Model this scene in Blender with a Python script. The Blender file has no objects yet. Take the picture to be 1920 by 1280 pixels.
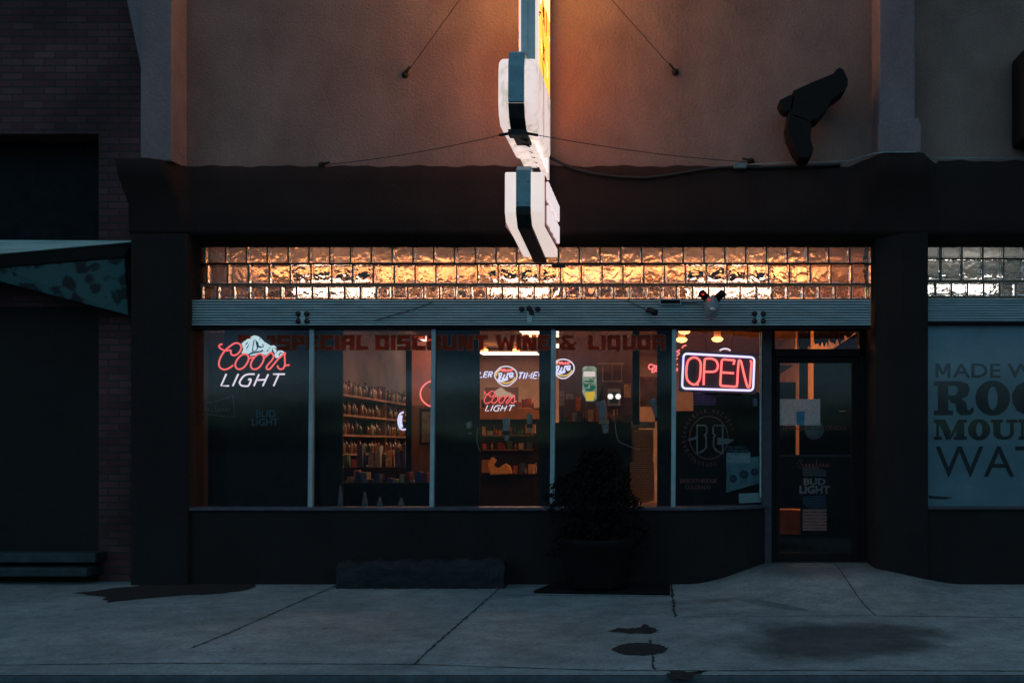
import bpy, bmesh, math, random
from mathutils import Vector, Matrix
random.seed(7)
S = bpy.context.scene
COL = S.collection
CAMY, CAMZ, F, VX, VY = -9.8, 1.37, 1867.0, 1245.0, 834.0
R = math.radians

def W(px, py, Y=0.0):
    D = Y - CAMY
    return Vector(((px-VX)*D/F, Y, CAMZ-(py-VY)*D/F))
def WX(px, Y=0.0): return (px-VX)*(Y-CAMY)/F
def WZ(py, Y=0.0): return CAMZ-(py-VY)*(Y-CAMY)/F
def G(px, py, z=0.0):
    D = (CAMZ-z)*F/(py-VY)
    return Vector(((px-VX)*D/F, D+CAMY, z))

# ------------------------------------------------------------------ materials
def new_mat(name):
    m = bpy.data.materials.new(name); m.use_nodes = True
    nt = m.node_tree; nt.nodes.clear()
    out = nt.nodes.new('ShaderNodeOutputMaterial')
    return m, nt, out
def N(nt, t, **kw):
    n = nt.nodes.new(t)
    for k, v in kw.items():
        if k in n.inputs: n.inputs[k].default_value = v
        else: setattr(n, k, v)
    return n
def rgba(c): return (c[0], c[1], c[2], 1.0)
def L(nt, a, b): nt.links.new(a, b)

def pbr(name, col, rough=0.7, var=0.25, scale=8.0, bump=0.0, bscale=60.0, metal=0.0, col2=None, spec=0.5, stretch=(1,1,1), detail=6):
    m, nt, out = new_mat(name)
    p = N(nt, 'ShaderNodeBsdfPrincipled', Roughness=rough, Metallic=metal)
    p.inputs['Specular IOR Level'].default_value = spec
    tc = N(nt, 'ShaderNodeTexCoord'); mp = N(nt, 'ShaderNodeMapping'); mp.inputs['Scale'].default_value = stretch
    g = N(nt, 'ShaderNodeNewGeometry')
    L(nt, g.outputs['Position'], mp.inputs['Vector'])
    n = N(nt, 'ShaderNodeTexNoise', Scale=scale, Detail=detail, Roughness=0.65)
    L(nt, mp.outputs[0], n.inputs['Vector'])
    r = N(nt, 'ShaderNodeValToRGB')
    c2 = col2 or tuple(c*(1+var) for c in col)
    c1 = tuple(c*(1-var) for c in col)
    r.color_ramp.elements[0].position = 0.3; r.color_ramp.elements[0].color = rgba(c1)
    r.color_ramp.elements[1].position = 0.7; r.color_ramp.elements[1].color = rgba(c2)
    L(nt, n.outputs['Fac'], r.inputs['Fac']); L(nt, r.outputs['Color'], p.inputs['Base Color'])
    if bump > 0:
        b = N(nt, 'ShaderNodeBump', Strength=bump, Distance=0.01)
        n2 = N(nt, 'ShaderNodeTexNoise', Scale=bscale, Detail=5.0)
        L(nt, g.outputs['Position'], n2.inputs['Vector'])
        L(nt, n2.outputs['Fac'], b.inputs['Height']); L(nt, b.outputs[0], p.inputs['Normal'])
    L(nt, p.outputs[0], out.inputs['Surface'])
    return m
def emis(name, col, strength=1.0, sample=True, var=0.0, vscale=20):
    m, nt, out = new_mat(name)
    e = N(nt, 'ShaderNodeEmission', Strength=strength); e.inputs['Color'].default_value = rgba(col)
    if var:
        g = N(nt, 'ShaderNodeNewGeometry'); n = N(nt, 'ShaderNodeTexNoise', Scale=vscale, Detail=4.0)
        L(nt, g.outputs['Position'], n.inputs['Vector'])
        mr = N(nt, 'ShaderNodeMapRange'); mr.inputs['From Min'].default_value = .3; mr.inputs['From Max'].default_value = .7
        mr.inputs['To Min'].default_value = strength*(1-var); mr.inputs['To Max'].default_value = strength*(1+var)
        L(nt, n.outputs['Fac'], mr.inputs['Value']); L(nt, mr.outputs[0], e.inputs['Strength'])
    L(nt, e.outputs[0], out.inputs['Surface'])
    if not sample: m.cycles.emission_sampling = 'NONE'
    return m
def plastic_lit(name, col, strength, dirt=None):
    """translucent sign plastic lit from inside, with streaky grime of its own"""
    m, nt, out = new_mat(name)
    p = N(nt, 'ShaderNodeBsdfPrincipled', Roughness=0.35)
    p.inputs['Base Color'].default_value = rgba(col)
    g = N(nt, 'ShaderNodeNewGeometry'); mp = N(nt, 'ShaderNodeMapping'); mp.inputs['Scale'].default_value = (3, 3, 1.2)
    n = N(nt, 'ShaderNodeTexNoise', Scale=3.0, Detail=8.0, Roughness=0.7)
    L(nt, g.outputs['Position'], mp.inputs[0]); L(nt, mp.outputs[0], n.inputs['Vector'])
    r = N(nt, 'ShaderNodeValToRGB')
    r.color_ramp.elements[0].position = 0.33; r.color_ramp.elements[0].color = rgba(dirt or (col[0]*.5, col[1]*.5, col[2]*.38))
    r.color_ramp.elements[1].position = 0.5; r.color_ramp.elements[1].color = rgba(col)
    L(nt, n.outputs['Fac'], r.inputs['Fac']); L(nt, r.outputs[0], p.inputs['Base Color'])
    L(nt, r.outputs[0], p.inputs['Emission Color']); p.inputs['Emission Strength'].default_value = strength
    L(nt, p.outputs[0], out.inputs['Surface'])
    return m

def neonmat(name, core, rim, s, sample=True):
    m, nt, out = new_mat(name)
    lw = N(nt, 'ShaderNodeLayerWeight', Blend=.5); r = N(nt, 'ShaderNodeValToRGB')
    r.color_ramp.elements[0].position = .25; r.color_ramp.elements[0].color = rgba(core)
    r.color_ramp.elements[1].position = .85; r.color_ramp.elements[1].color = rgba(rim)
    e = N(nt, 'ShaderNodeEmission', Strength=s); L(nt, lw.outputs['Facing'], r.inputs['Fac']); L(nt, r.outputs[0], e.inputs['Color']); L(nt, e.outputs[0], out.inputs['Surface'])
    if not sample: m.cycles.emission_sampling = 'NONE'
    return m
M = {}
# stucco: rough, blotchy, with vertical weather streaks
def stucco(name, col, col2, bump=1.0):
    m, nt, out = new_mat(name)
    p = N(nt, 'ShaderNodeBsdfPrincipled', Roughness=0.9); p.inputs['Specular IOR Level'].default_value = .25
    g = N(nt, 'ShaderNodeNewGeometry')
    mp = N(nt, 'ShaderNodeMapping'); mp.inputs['Scale'].default_value = (1.2, 1.2, .8)
    L(nt, g.outputs['Position'], mp.inputs[0])
    n1 = N(nt, 'ShaderNodeTexNoise', Scale=1.6, Detail=7.0, Roughness=.6); L(nt, mp.outputs[0], n1.inputs['Vector'])
    n2 = N(nt, 'ShaderNodeTexNoise', Scale=48.0, Detail=7.0, Roughness=.85); L(nt, g.outputs['Position'], n2.inputs['Vector'])
    ad = N(nt, 'ShaderNodeMath', operation='MULTIPLY_ADD'); ad.inputs[1].default_value = .55; 
    L(nt, n2.outputs['Fac'], ad.inputs[0]); 
    sc = N(nt, 'ShaderNodeMath', operation='MULTIPLY'); sc.inputs[1].default_value = .5; L(nt, n1.outputs['Fac'], sc.inputs[0])
    L(nt, sc.outputs[0], ad.inputs[2])
    r = N(nt, 'ShaderNodeValToRGB')
    r.color_ramp.elements[0].position = .42; r.color_ramp.elements[0].color = rgba(col)
    r.color_ramp.elements[1].position = .64; r.color_ramp.elements[1].color = rgba(col2)
    L(nt, ad.outputs[0], r.inputs['Fac']); L(nt, r.outputs[0], p.inputs['Base Color'])
    b = N(nt, 'ShaderNodeBump', Strength=bump, Distance=.012)
    n3 = N(nt, 'ShaderNodeTexNoise', Scale=38.0, Detail=6.0, Roughness=.65); L(nt, g.outputs['Position'], n3.inputs['Vector'])
    L(nt, n3.outputs['Fac'], b.inputs['Height']); L(nt, b.outputs[0], p.inputs['Normal'])
    L(nt, p.outputs[0], out.inputs['Surface'])
    return m
M['stucco'] = stucco('stucco', (.24, .14, .115), (.40, .24, .19))
M['pilaster'] = stucco('pilaster stucco', (.22, .15, .15), (.34, .24, .24))
M['darkstucco'] = stucco('dark painted stucco', (.026, .014, .012), (.042, .023, .019), .5)
M['darkpaint'] = stucco('dark painted plaster', (.017, .0125, .012), (.027, .020, .019), .3)
M['jamb'] = pbr('jamb paint', (.05, .035, .045), .5, .3, 12)
M['mull'] = pbr('pale aluminium mullion', (.40, .50, .50), .5, .2, 6, .05, 60)
M['alu'] = pbr('weathered aluminium', (.42, .52, .53), .5, .22, 5, .08, 90, metal=.15, stretch=(.6, 1, 6))
M['trim'] = pbr('pale metal trim', (.35, .42, .42), .45, .3, 30, metal=.4)
M['teal'] = pbr('teal painted sign metal', (.24, .40, .43), .5, .2, 9, .1, 70)
M['teal2'] = pbr('pale teal painted edge', (.62, .72, .70), .5, .15, 9)
M['steel'] = pbr('dark steel', (.035, .03, .03), .6, .4, 20, .15, 60, metal=.1, spec=.2)
M['black'] = pbr('black enamel', (.013, .0095, .009), .7, .2, 10, spec=.2)
M['blackcloth'] = pbr('black cloth', (.022, .018, .018), .9, .3, 15, spec=.1)
M['cable'] = pbr('rubber cable', (.015, .015, .017), .6)
M['wire'] = pbr('steel wire', (.06, .05, .045), .5, metal=.5)
M['mortar'] = pbr('sandy mortar', (.22, .15, .09), .85, .4, 20)
M['wood'] = pbr('weathered timber', (.017, .015, .016), .85, .75, 5, .6, 30, stretch=(.7, 3, 3))
M['leaf'] = pbr('dark leaves', (.009, .008, .007), .8, .3, 6, spec=.15)
M['plinth'] = pbr('black painted slab', (.012, .010, .010), .9, .3, 9, .3, spec=.1)
M['paper'] = pbr('white paper', (.62, .62, .62), .8, .08, 30)
M['bluetape'] = pbr('blue sticker', (.06, .18, .27), .6)
M['ink'] = pbr('printed ink', (.05, .05, .055), .8)
M['teallight'] = pbr('pale teal paint', (.38, .50, .45), .7, .35, 4, .2, 40, stretch=(.4, 2, 2))
M['darkteal'] = pbr('dull teal pattern', (.03, .10, .10), .8, .6, 6)
M['lampwhite'] = pbr('white lamp housing', (.75, .70, .64), .6, .1, 10)
M['skull'] = pbr('grey housing plastic', (.28, .30, .31), .5, .3, 20)
M['red'] = emis('red glint glow', (1, .04, .03), .7, False)  # glow that stands in for red reflections
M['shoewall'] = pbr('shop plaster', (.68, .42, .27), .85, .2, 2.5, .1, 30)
M['woodpanel'] = pbr('wood panelling', (.085, .040, .022), .6, .4, 3, .1, 30, stretch=(4, 4, .5))
M['ceil'] = pbr('ceiling tiles', (.50, .28, .15), .9, .15, 5, .3, 40)
M['shopfloor'] = pbr('shop floor', (.08, .05, .035), .4, .3, 4)
M['shelfwood'] = pbr('shelf board', (.19, .10, .07), .6, .4, 10)
M['carton'] = pbr('brown carton', (.38, .19, .08), .8, .3, 6)
M['hide'] = pbr('brown shaggy hide', (.20, .085, .035), .95, .7, 18, .8, 40, stretch=(3, 3, .5))
M['orn'] = pbr('grey felt', (.42, .40, .42), .9, .3, 25, .3, 80)
M['tan'] = pbr('tan band', (.55, .35, .22), .8, .25, 20)
M['brown'] = pbr('brown felt', (.12, .05, .03), .9, .3, 20)
M['panelblue'] = pbr('pale window backing paper', (.28, .42, .47), .85, .16, 2.2, .35, 14, stretch=(1, 1, 1.8))
M['inkblue'] = pbr('black vinyl lettering', (.012, .016, .02), .55, .5, 6)
M['inkplum'] = pbr('plum vinyl lettering', (.022, .018, .028), .55, .4, 6)
def glassmat(name, tint=(.93, .95, .95), rough=.05, extra=0.0):
    m, nt, out = new_mat(name)
    t = N(nt, 'ShaderNodeBsdfTransparent'); t.inputs['Color'].default_value = rgba(tint)
    gl = N(nt, 'ShaderNodeBsdfGlossy', Roughness=rough); gl.inputs['Color'].default_value = rgba((.9, .97, 1))
    fr = N(nt, 'ShaderNodeFresnel', IOR=1.5)
    mu = N(nt, 'ShaderNodeMath', operation='MULTIPLY_ADD'); mu.inputs[1].default_value = .75; mu.inputs[2].default_value = extra
    mu.use_clamp = True
    L(nt, fr.outputs[0], mu.inputs[0])
    b = N(nt, 'ShaderNodeBump', Strength=.02, Distance=.02); g = N(nt, 'ShaderNodeNewGeometry')
    n = N(nt, 'ShaderNodeTexNoise', Scale=1.3, Detail=1.0); L(nt, g.outputs['Position'], n.inputs['Vector'])
    L(nt, n.outputs['Fac'], b.inputs['Height']); L(nt, b.outputs[0], gl.inputs['Normal'])
    mx = N(nt, 'ShaderNodeMixShader'); L(nt, mu.outputs[0], mx.inputs[0]); L(nt, t.outputs[0], mx.inputs[1]); L(nt, gl.outputs[0], mx.inputs[2])
    L(nt, mx.outputs[0], out.inputs['Surface'])
    return m
M['glass'] = glassmat('window glass')
def blockglass():
    m, nt, out = new_mat('wavy glass block')
    p = N(nt, 'ShaderNodeBsdfPrincipled', Roughness=.03, IOR=1.45); p.inputs['Base Color'].default_value = (1, .97, .93, 1)
    p.inputs['Transmission Weight'].default_value = 1.0
    g = N(nt, 'ShaderNodeNewGeometry'); oi = N(nt, 'ShaderNodeObjectInfo')
    ad = N(nt, 'ShaderNodeVectorMath', operation='ADD')
    cb = N(nt, 'ShaderNodeCombineXYZ'); mu = N(nt, 'ShaderNodeMath', operation='MULTIPLY'); mu.inputs[1].default_value = 40
    L(nt, oi.outputs['Random'], mu.inputs[0]); L(nt, mu.outputs[0], cb.inputs[0]); L(nt, mu.outputs[0], cb.inputs[2])
    L(nt, g.outputs['Position'], ad.inputs[0]); L(nt, cb.outputs[0], ad.inputs[1])
    n = N(nt, 'ShaderNodeTexNoise', Scale=11.0, Detail=2.0, Roughness=.45, Distortion=.6)
    L(nt, ad.outputs[0], n.inputs['Vector'])
    b = N(nt, 'ShaderNodeBump', Strength=1.0, Distance=.013)
    L(nt, n.outputs['Fac'], b.inputs['Height']); L(nt, b.outputs[0], p.inputs['Normal'])
    L(nt, p.outputs[0], out.inputs['Surface'])
    return m
M['block'] = blockglass()
def vinyl(name, col, opac):
    m, nt, out = new_mat(name)
    t = N(nt, 'ShaderNodeBsdfTransparent'); t.inputs['Color'].default_value = (.92, .38, .28, 1) if opac > .45 and col[0] > .45 else (.8, .75, .75, 1)
    d = N(nt, 'ShaderNodeBsdfDiffuse'); d.inputs['Color'].default_value = rgba(col)
    tr = N(nt, 'ShaderNodeBsdfTranslucent'); tr.inputs['Color'].default_value = rgba(col)
    a = N(nt, 'ShaderNodeMixShader', Fac=.5); L(nt, d.outputs[0], a.inputs[1]); L(nt, tr.outputs[0], a.inputs[2])
    n = N(nt, 'ShaderNodeTexNoise', Scale=14.0, Detail=5.0)
    g = N(nt, 'ShaderNodeNewGeometry'); L(nt, g.outputs['Position'], n.inputs['Vector'])
    mr = N(nt, 'ShaderNodeMapRange'); mr.inputs['From Min'].default_value = .3; mr.inputs['From Max'].default_value = .7
    mr.inputs['To Min'].default_value = opac-.12; mr.inputs['To Max'].default_value = opac+.08
    L(nt, n.outputs['Fac'], mr.inputs['Value'])
    mx = N(nt, 'ShaderNodeMixShader'); L(nt, mr.outputs[0], mx.inputs[0]); L(nt, t.outputs[0], mx.inputs[1]); L(nt, a.outputs[0], mx.inputs[2])
    L(nt, mx.outputs[0], out.inputs['Surface'])
    return m
M['vinylred'] = vinyl('red window vinyl', (.60, .13, .07), .52)
M['vinylgrey'] = vinyl('grey vinyl outline', (.55, .46, .42), .42)
M['vinylpale'] = vinyl('pale window vinyl', (.42, .46, .48), .45)
M['vinyldim'] = vinyl('dim window vinyl', (.40, .20, .18), .6)
M['vinylteal'] = vinyl('teal window vinyl', (.16, .30, .33), .6)
def papermat(name, col, lines=90.0, ink=.35):
    m, nt, out = new_mat(name)
    g = N(nt, 'ShaderNodeNewGeometry')
    mp = N(nt, 'ShaderNodeMapping'); mp.inputs['Scale'].default_value = (1.0, 1, 1)
    L(nt, g.outputs['Position'], mp.inputs[0])
    w = N(nt, 'ShaderNodeTexWave', Scale=lines/3.14/2, Distortion=0.0); w.bands_direction = 'Z'
    L(nt, mp.outputs[0], w.inputs['Vector'])
    mp2 = N(nt, 'ShaderNodeMapping'); mp2.inputs['Scale'].default_value = (60, 1, 22); L(nt, g.outputs['Position'], mp2.inputs[0])
    n = N(nt, 'ShaderNodeTexNoise', Scale=1.5, Detail=2.0); L(nt, mp2.outputs[0], n.inputs['Vector'])
    mm = N(nt, 'ShaderNodeMath', operation='MULTIPLY'); L(nt, w.outputs['Fac'], mm.inputs[0]); L(nt, n.outputs['Fac'], mm.inputs[1])
    r = N(nt, 'ShaderNodeValToRGB')
    r.color_ramp.elements[0].position = .3; r.color_ramp.elements[0].color = rgba(col)
    r.color_ramp.elements[1].position = .45; r.color_ramp.elements[1].color = rgba(tuple(c*ink for c in col))
    L(nt, mm.outputs[0], r.inputs['Fac'])
    d = N(nt, 'ShaderNodeBsdfDiffuse'); t = N(nt, 'ShaderNodeBsdfTranslucent')
    L(nt, r.outputs[0], d.inputs[0]); L(nt, r.outputs[0], t.inputs[0])
    mx = N(nt, 'ShaderNodeMixShader', Fac=.5); L(nt, d.outputs[0], mx.inputs[1]); L(nt, t.outputs[0], mx.inputs[2])
    L(nt, mx.outputs[0], out.inputs['Surface'])
    return m
M['notice'] = papermat('printed notice paper', (.85, .80, .76), 90, .5)
M['kraft'] = papermat('printed buff paper', (.60, .33, .14))
M['neonred'] = neonmat('red neon', (1.0, .15, .14), (.9, .02, .05), 1.1)
M['neonredhot'] = neonmat('hot red neon', (1.0, .20, .18), (1.0, .02, .06), 1.35)
M['neonwhite'] = neonmat('white neon', (.88, .76, .86), (.35, .30, .50), 1.05)
M['neonblue'] = neonmat('bluish white neon', (.80, .78, 1.0), (.22, .25, .75), 1.1)
M['neonyellow'] = emis('yellow neon', (1.0, .62, .2), .9, False)
M['neonmtn'] = emis('lit mountain panel', (.62, .80, .86), .95, False, .1, 30)
M['mtnline'] = emis('dark blue panel ink', (.02, .10, .19), .35, False)
M['mtnwarm'] = emis('warm lit panel', (.62, .38, .25), .8, False)
M['tube'] = emis('fluorescent diffuser', (1.0, .74, .60), 9)
M['fillamber'] = emis('amber fill tube', (1.0, .50, .27), 40.0)  # for the ceiling lamps added to brighten the shop
M['fillup'] = emis('amber fill uplight', (1.0, .54, .28), 23.0)  # for the uplights added to even out the block glow
M['tubewarm'] = emis('warm tube', (1.0, .66, .48), 4.0)
M['tubecool'] = emis('cool tube', (1.0, .92, .86), 22.0)
M['hiddenbulb'] = emis('hidden fill bulb', (1.0, .40, .09), 480.0)  # for the added bulb kept out of view
M['bulb'] = emis('warm bulb', (1.0, .42, .12), 60.0)
M['cream'] = plastic_lit('cream lit sign plastic', (.90, .72, .68), .82, (.42, .38, .26))
M['cream2'] = plastic_lit('pale lit sign plastic', (.92, .76, .69), .80, (.88, .70, .69))
M['signwhite'] = plastic_lit('white raised letters', (.95, .80, .80), .8, (.93, .78, .78))
M['signred'] = plastic_lit('dark red sign face', (.22, .02, .035), .12)
M['creamstrip'] = plastic_lit('cream sign edge', (.95, .74, .70), .78, (.93, .70, .62))

# ------------------------------------------------------------------ mesh tools
def world_loc(o):
    v = Vector((0, 0, 0))
    while o is not None:
        v = v + o.location; o = o.parent
    return v
def tag(o, label=None, cat=None, group=None, kind=None):
    if label: o['label'] = label
    if cat: o['category'] = cat
    if group: o['group'] = group
    if kind: o['kind'] = kind
    return o
def thing(name, loc, label, cat, group=None):
    o = bpy.data.objects.new(name, None); COL.objects.link(o); o.location = loc
    o.empty_display_size = .1
    return tag(o, label, cat, group)
class MB:
    def __init__(s): s.v = []; s.f = []; s.sm = []
    def add(s, vs, fs, smooth=False):
        k = len(s.v); s.v += [tuple(v) for v in vs]; s.f += [tuple(i+k for i in f) for f in fs]; s.sm += [smooth]*len(fs); return s
    def box(s, x0, x1, y0, y1, z0, z1):
        vs = [(x, y, z) for x in (x0, x1) for y in (y0, y1) for z in (z0, z1)]
        return s.add(vs, [(0, 1, 3, 2), (4, 6, 7, 5), (0, 4, 5, 1), (2, 3, 7, 6), (0, 2, 6, 4), (1, 5, 7, 3)])
    def pbox(s, px0, px1, py0, py1, Y, d):
        """box whose front face fills the given rectangle of the facade plane Y, d deep"""
        return s.box(WX(px0, Y), WX(px1, Y), Y, Y+d, WZ(py1, Y), WZ(py0, Y))
    def prism(s, pts, axis, a0, a1):
        """polygon (2-D points) extruded along axis: 'y' uses (x,z), 'x' uses (y,z), 'z' uses (x,y)"""
        def P(p, a):
            return {'y': (p[0], a, p[1]), 'x': (a, p[0], p[1]), 'z': (p[0], p[1], a)}[axis]
        n = len(pts)
        vs = [P(p, a0) for p in pts]+[P(p, a1) for p in pts]
        return s.add(vs, [tuple(range(n)), tuple(range(2*n-1, n-1, -1))]+[(i, i+n, (i+1) % n+n, (i+1) % n) for i in range(n)])
    def pprism(s, ppts, Y, d):
        return s.prism([(WX(x, Y), WZ(y, Y)) for x, y in ppts], 'y', Y, Y+d)
    def tube(s, pts, r, seg=8, r2=None):
        pts = [Vector(p) for p in pts]; n = len(pts); rings = []
        up = Vector((0, 1, 0)); prev = None
        for i, p in enumerate(pts):
            t = (pts[min(i+1, n-1)]-pts[max(i-1, 0)])
            if t.length < 1e-9: t = Vector((0, 0, 1))
            t.normalize()
            if prev is None:
                a = up if abs(t.dot(up)) < .95 else Vector((1, 0, 0))
                u = (a-t*a.dot(t)).normalized()
            else:
                u = (prev-t*prev.dot(t)); u = u.normalized() if u.length > 1e-6 else Vector((1, 0, 0))
            prev = u; w = t.cross(u)
            rr = r if r2 is None else r+(r2-r)*i/(n-1)
            rings.append([p+u*rr*math.cos(2*math.pi*k/seg)+w*rr*math.sin(2*math.pi*k/seg) for k in range(seg)])
        vs = [v for ring in rings for v in ring]; fs = []
        for i in range(n-1):
            for k in range(seg):
                fs.append((i*seg+k, i*seg+(k+1) % seg, (i+1)*seg+(k+1) % seg, (i+1)*seg+k))
        fs.append(tuple(range(seg-1, -1, -1))); fs.append(tuple((n-1)*seg+k for k in range(seg)))
        return s.add(vs, fs, True)
    def lathe(s, prof, c, seg=12, axis='z'):
        vs = []; n = len(prof)
        for r, h in prof:
            for k in range(seg):
                a = 2*math.pi*k/seg
                if axis == 'z': vs.append((c[0]+r*math.cos(a), c[1]+r*math.sin(a), c[2]+h))
                else: vs.append((c[0]+r*math.cos(a), c[1]+h, c[2]+r*math.sin(a)))
        fs = [(i*seg+k, i*seg+(k+1) % seg, (i+1)*seg+(k+1) % seg, (i+1)*seg+k) for i in range(n-1) for k in range(seg)]
        fs += [tuple(range(seg)), tuple((n-1)*seg+k for k in range(seg))]
        return s.add(vs, fs, True)
    def build(s, name, mat, parent=None, bevel=0, seg=2, angle=40):
        off = world_loc(parent) if parent else None
        vs = [Vector(v) for v in s.v]
        if off is None:
            xs = [v.x for v in vs]; ys = [v.y for v in vs]; zs = [v.z for v in vs]
            off = Vector(((min(xs)+max(xs))/2, (min(ys)+max(ys))/2, min(zs)))
        me = bpy.data.meshes.new(name); me.from_pydata([v-off for v in vs], [], s.f)
        me.polygons.foreach_set('use_smooth', s.sm)
        bm = bmesh.new(); bm.from_mesh(me); bmesh.ops.recalc_face_normals(bm, faces=bm.faces); bm.to_mesh(me); bm.free()
        me.materials.append(mat); me.update()
        o = bpy.data.objects.new(name, me); COL.objects.link(o)
        if parent: o.parent = parent
        else: o.location = off
        if bevel:
            b = o.modifiers.new('bevel', 'BEVEL'); b.width = bevel; b.segments = seg; b.limit_method = 'ANGLE'; b.angle_limit = R(angle)
        return o
def catmull(P, per=6, closed=False):
    n = len(P); out = []
    rng = range(n if closed else n-1)
    for i in rng:
        g = (lambda k: P[k % n]) if closed else (lambda k: P[max(0, min(n-1, k))])
        a, b, c, d = g(i-1), g(i), g(i+1), g(i+2)
        for j in range(per):
            t = j/per
            out.append(tuple(.5*((2*b[q])+(-a[q]+c[q])*t+(2*a[q]-5*b[q]+4*c[q]-d[q])*t*t+(-a[q]+3*b[q]-3*c[q]+d[q])*t**3) for q in range(2)))
    out.append(P[0] if closed else P[-1])
    return out
def neon(mb, P, Y, r, ox=0, oy=0, sc=1.0, smooth=True, closed=False, fx=None):
    """glass tube following points given in enlarged-view units"""
    pts = catmull(P, 5, closed) if smooth else (list(P)+([P[0]] if closed else []))
    q = [W(ox+x/sc, oy+y/sc, Y) for x, y in pts]
    mb.tube(q, r, 8)
def text_mesh(txt, size, bold=0.0, sx=1.0, shear=0.0, depth=.0015, space=1.0):
    c = bpy.data.curves.new('lettering', 'FONT'); c.body = txt; c.size = size; c.offset = bold; c.shear = shear
    c.space_character = space; c.extrude = depth/2; c.resolution_u = 3
    o = bpy.data.objects.new('lettering', c); COL.objects.link(o)
    dg = bpy.context.evaluated_depsgraph_get(); dg.update()
    me = bpy.data.meshes.new_from_object(o.evaluated_get(dg))
    vs = [(v.co.x*sx, v.co.y, v.co.z) for v in me.vertices]; fs = [tuple(p.vertices) for p in me.polygons]
    bpy.data.objects.remove(o); bpy.data.curves.remove(c); bpy.data.meshes.remove(me)
    return vs, fs
def ptext(mb, txt, px0, px1, py0, py1, Y, bold=0.0, shear=0.0, rot=0.0, depth=.0015, space=1.0):
    """lettering fitted to a rectangle of the facade plane (caps height = py0..py1)"""
    vs, fs = text_mesh(txt, 1.0, bold, 1.0, shear, depth, space)
    xs = [v[0] for v in vs]; ys = [v[1] for v in vs]
    x0, x1, y0, y1 = min(xs), max(xs), min(ys), max(ys)
    cx, cy = (px0+px1)/2, (py0+py1)/2; ca, sa = math.cos(rot), math.sin(rot)
    out = []
    for x, y, z in vs:
        u = (x-x0)/(x1-x0)*(px1-px0)-(px1-px0)/2; w = (y-y0)/(y1-y0)*(py1-py0)-(py1-py0)/2
        uu, ww = u*ca-w*sa, u*sa+w*ca
        p = W(cx+uu, cy-ww, Y); out.append((p.x, p.y-z, p.z))
    mb.add(out, fs)
    return mb

# blocky display lettering: strokes as rectangles in a 100 x 100 cell (x right, y up)
BLK = {
 'S': (80, [(0,75,80,100),(0,40,26,75),(0,40,80,62),(54,0,80,40),(0,0,80,24)]),
 'P': (80, [(0,0,28,100),(28,76,80,100),(52,40,80,76),(28,36,80,58)]),
 'E': (74, [(0,0,28,100),(28,76,74,100),(28,40,66,60),(28,0,74,24)]),
 'C': (78, [(0,0,28,100),(28,74,78,100),(28,0,78,26)]),
 'I': (28, [(0,0,28,100)]),
 'A': (82, [(0,0,28,88),(12,76,82,100),(54,0,82,76),(28,36,54,54)]),
 'L': (72, [(0,0,28,100),(28,0,72,26)]),
 'D': (82, [(0,0,28,100),(28,76,78,100),(54,8,82,92),(28,0,78,24)]),
 'O': (84, [(0,6,28,94),(6,75,78,100),(56,6,84,94),(6,0,78,25)]),
 'U': (84, [(0,8,28,100),(6,0,78,25),(56,8,84,100)]),
 'T': (78, [(0,74,78,100),(25,0,53,74)]),
 'R': (82, [(0,0,28,100),(28,76,80,100),(54,52,82,84),(28,36,78,56),(56,0,82,40)]),
 'Q': (88, [(0,6,28,94),(6,75,78,100),(56,6,84,94),(6,0,78,25),(60,-12,80,14)]),
}
BLKP = {
 'N': (88, [[(0,0),(27,0),(27,100),(0,100)], [(61,0),(88,0),(88,100),(61,100)], [(14,100),(42,100),(74,0),(46,0)]]),
 'W': (124, [[(0,100),(28,100),(46,0),(20,0)], [(24,0),(46,0),(70,84),(52,84)], [(54,84),(72,84),(100,0),(76,0)], [(78,0),(104,0),(124,100),(96,100)]]),
 '&': (92, [[(4,78),(22,100),(66,100),(80,82),(56,78),(34,80)], [(4,80),(26,84),(90,8),(78,0),(62,0)], [(0,16),(14,0),(70,0),(64,22),(30,24)], [(0,14),(26,22),(34,50),(20,54),(2,36)], [(60,12),(92,44),(92,60),(48,26)]]),
}
def block_word(mb, word, px0, px1, py0, py1, Y, grow=0.0, gap=11, d=.0012):
    ws = [(BLK.get(c) or BLKP.get(c) or (45, None))[0] for c in word]
    tot = sum(ws)+gap*(len(word)-1); sx = (px1-px0)/tot; sy = (py1-py0)/100
    x = 0
    for c, w in zip(word, ws):
        k = 0
        if c in BLK:
            for a, b, e, f in BLK[c][1]:
                q = Y-k*.00025; k += 1
                mb.pbox(px0+(x+a)*sx-grow, px0+(x+e)*sx+grow, py1-f*sy-grow, py1-b*sy+grow, q, d)
        elif c in BLKP:
            for poly in BLKP[c][1]:
                q = Y-k*.00025; k += 1
                cx = sum(p[0] for p in poly)/len(poly); cy = sum(p[1] for p in poly)/len(poly)
                pp = []
                for u, v in poly:
                    pp.append((px0+(x+u)*sx+(grow if u > cx else -grow), py1-v*sy+(-grow if v > cy else grow)))
                mb.pprism(pp, q, d)
        x += w+gap
    return mb

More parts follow.
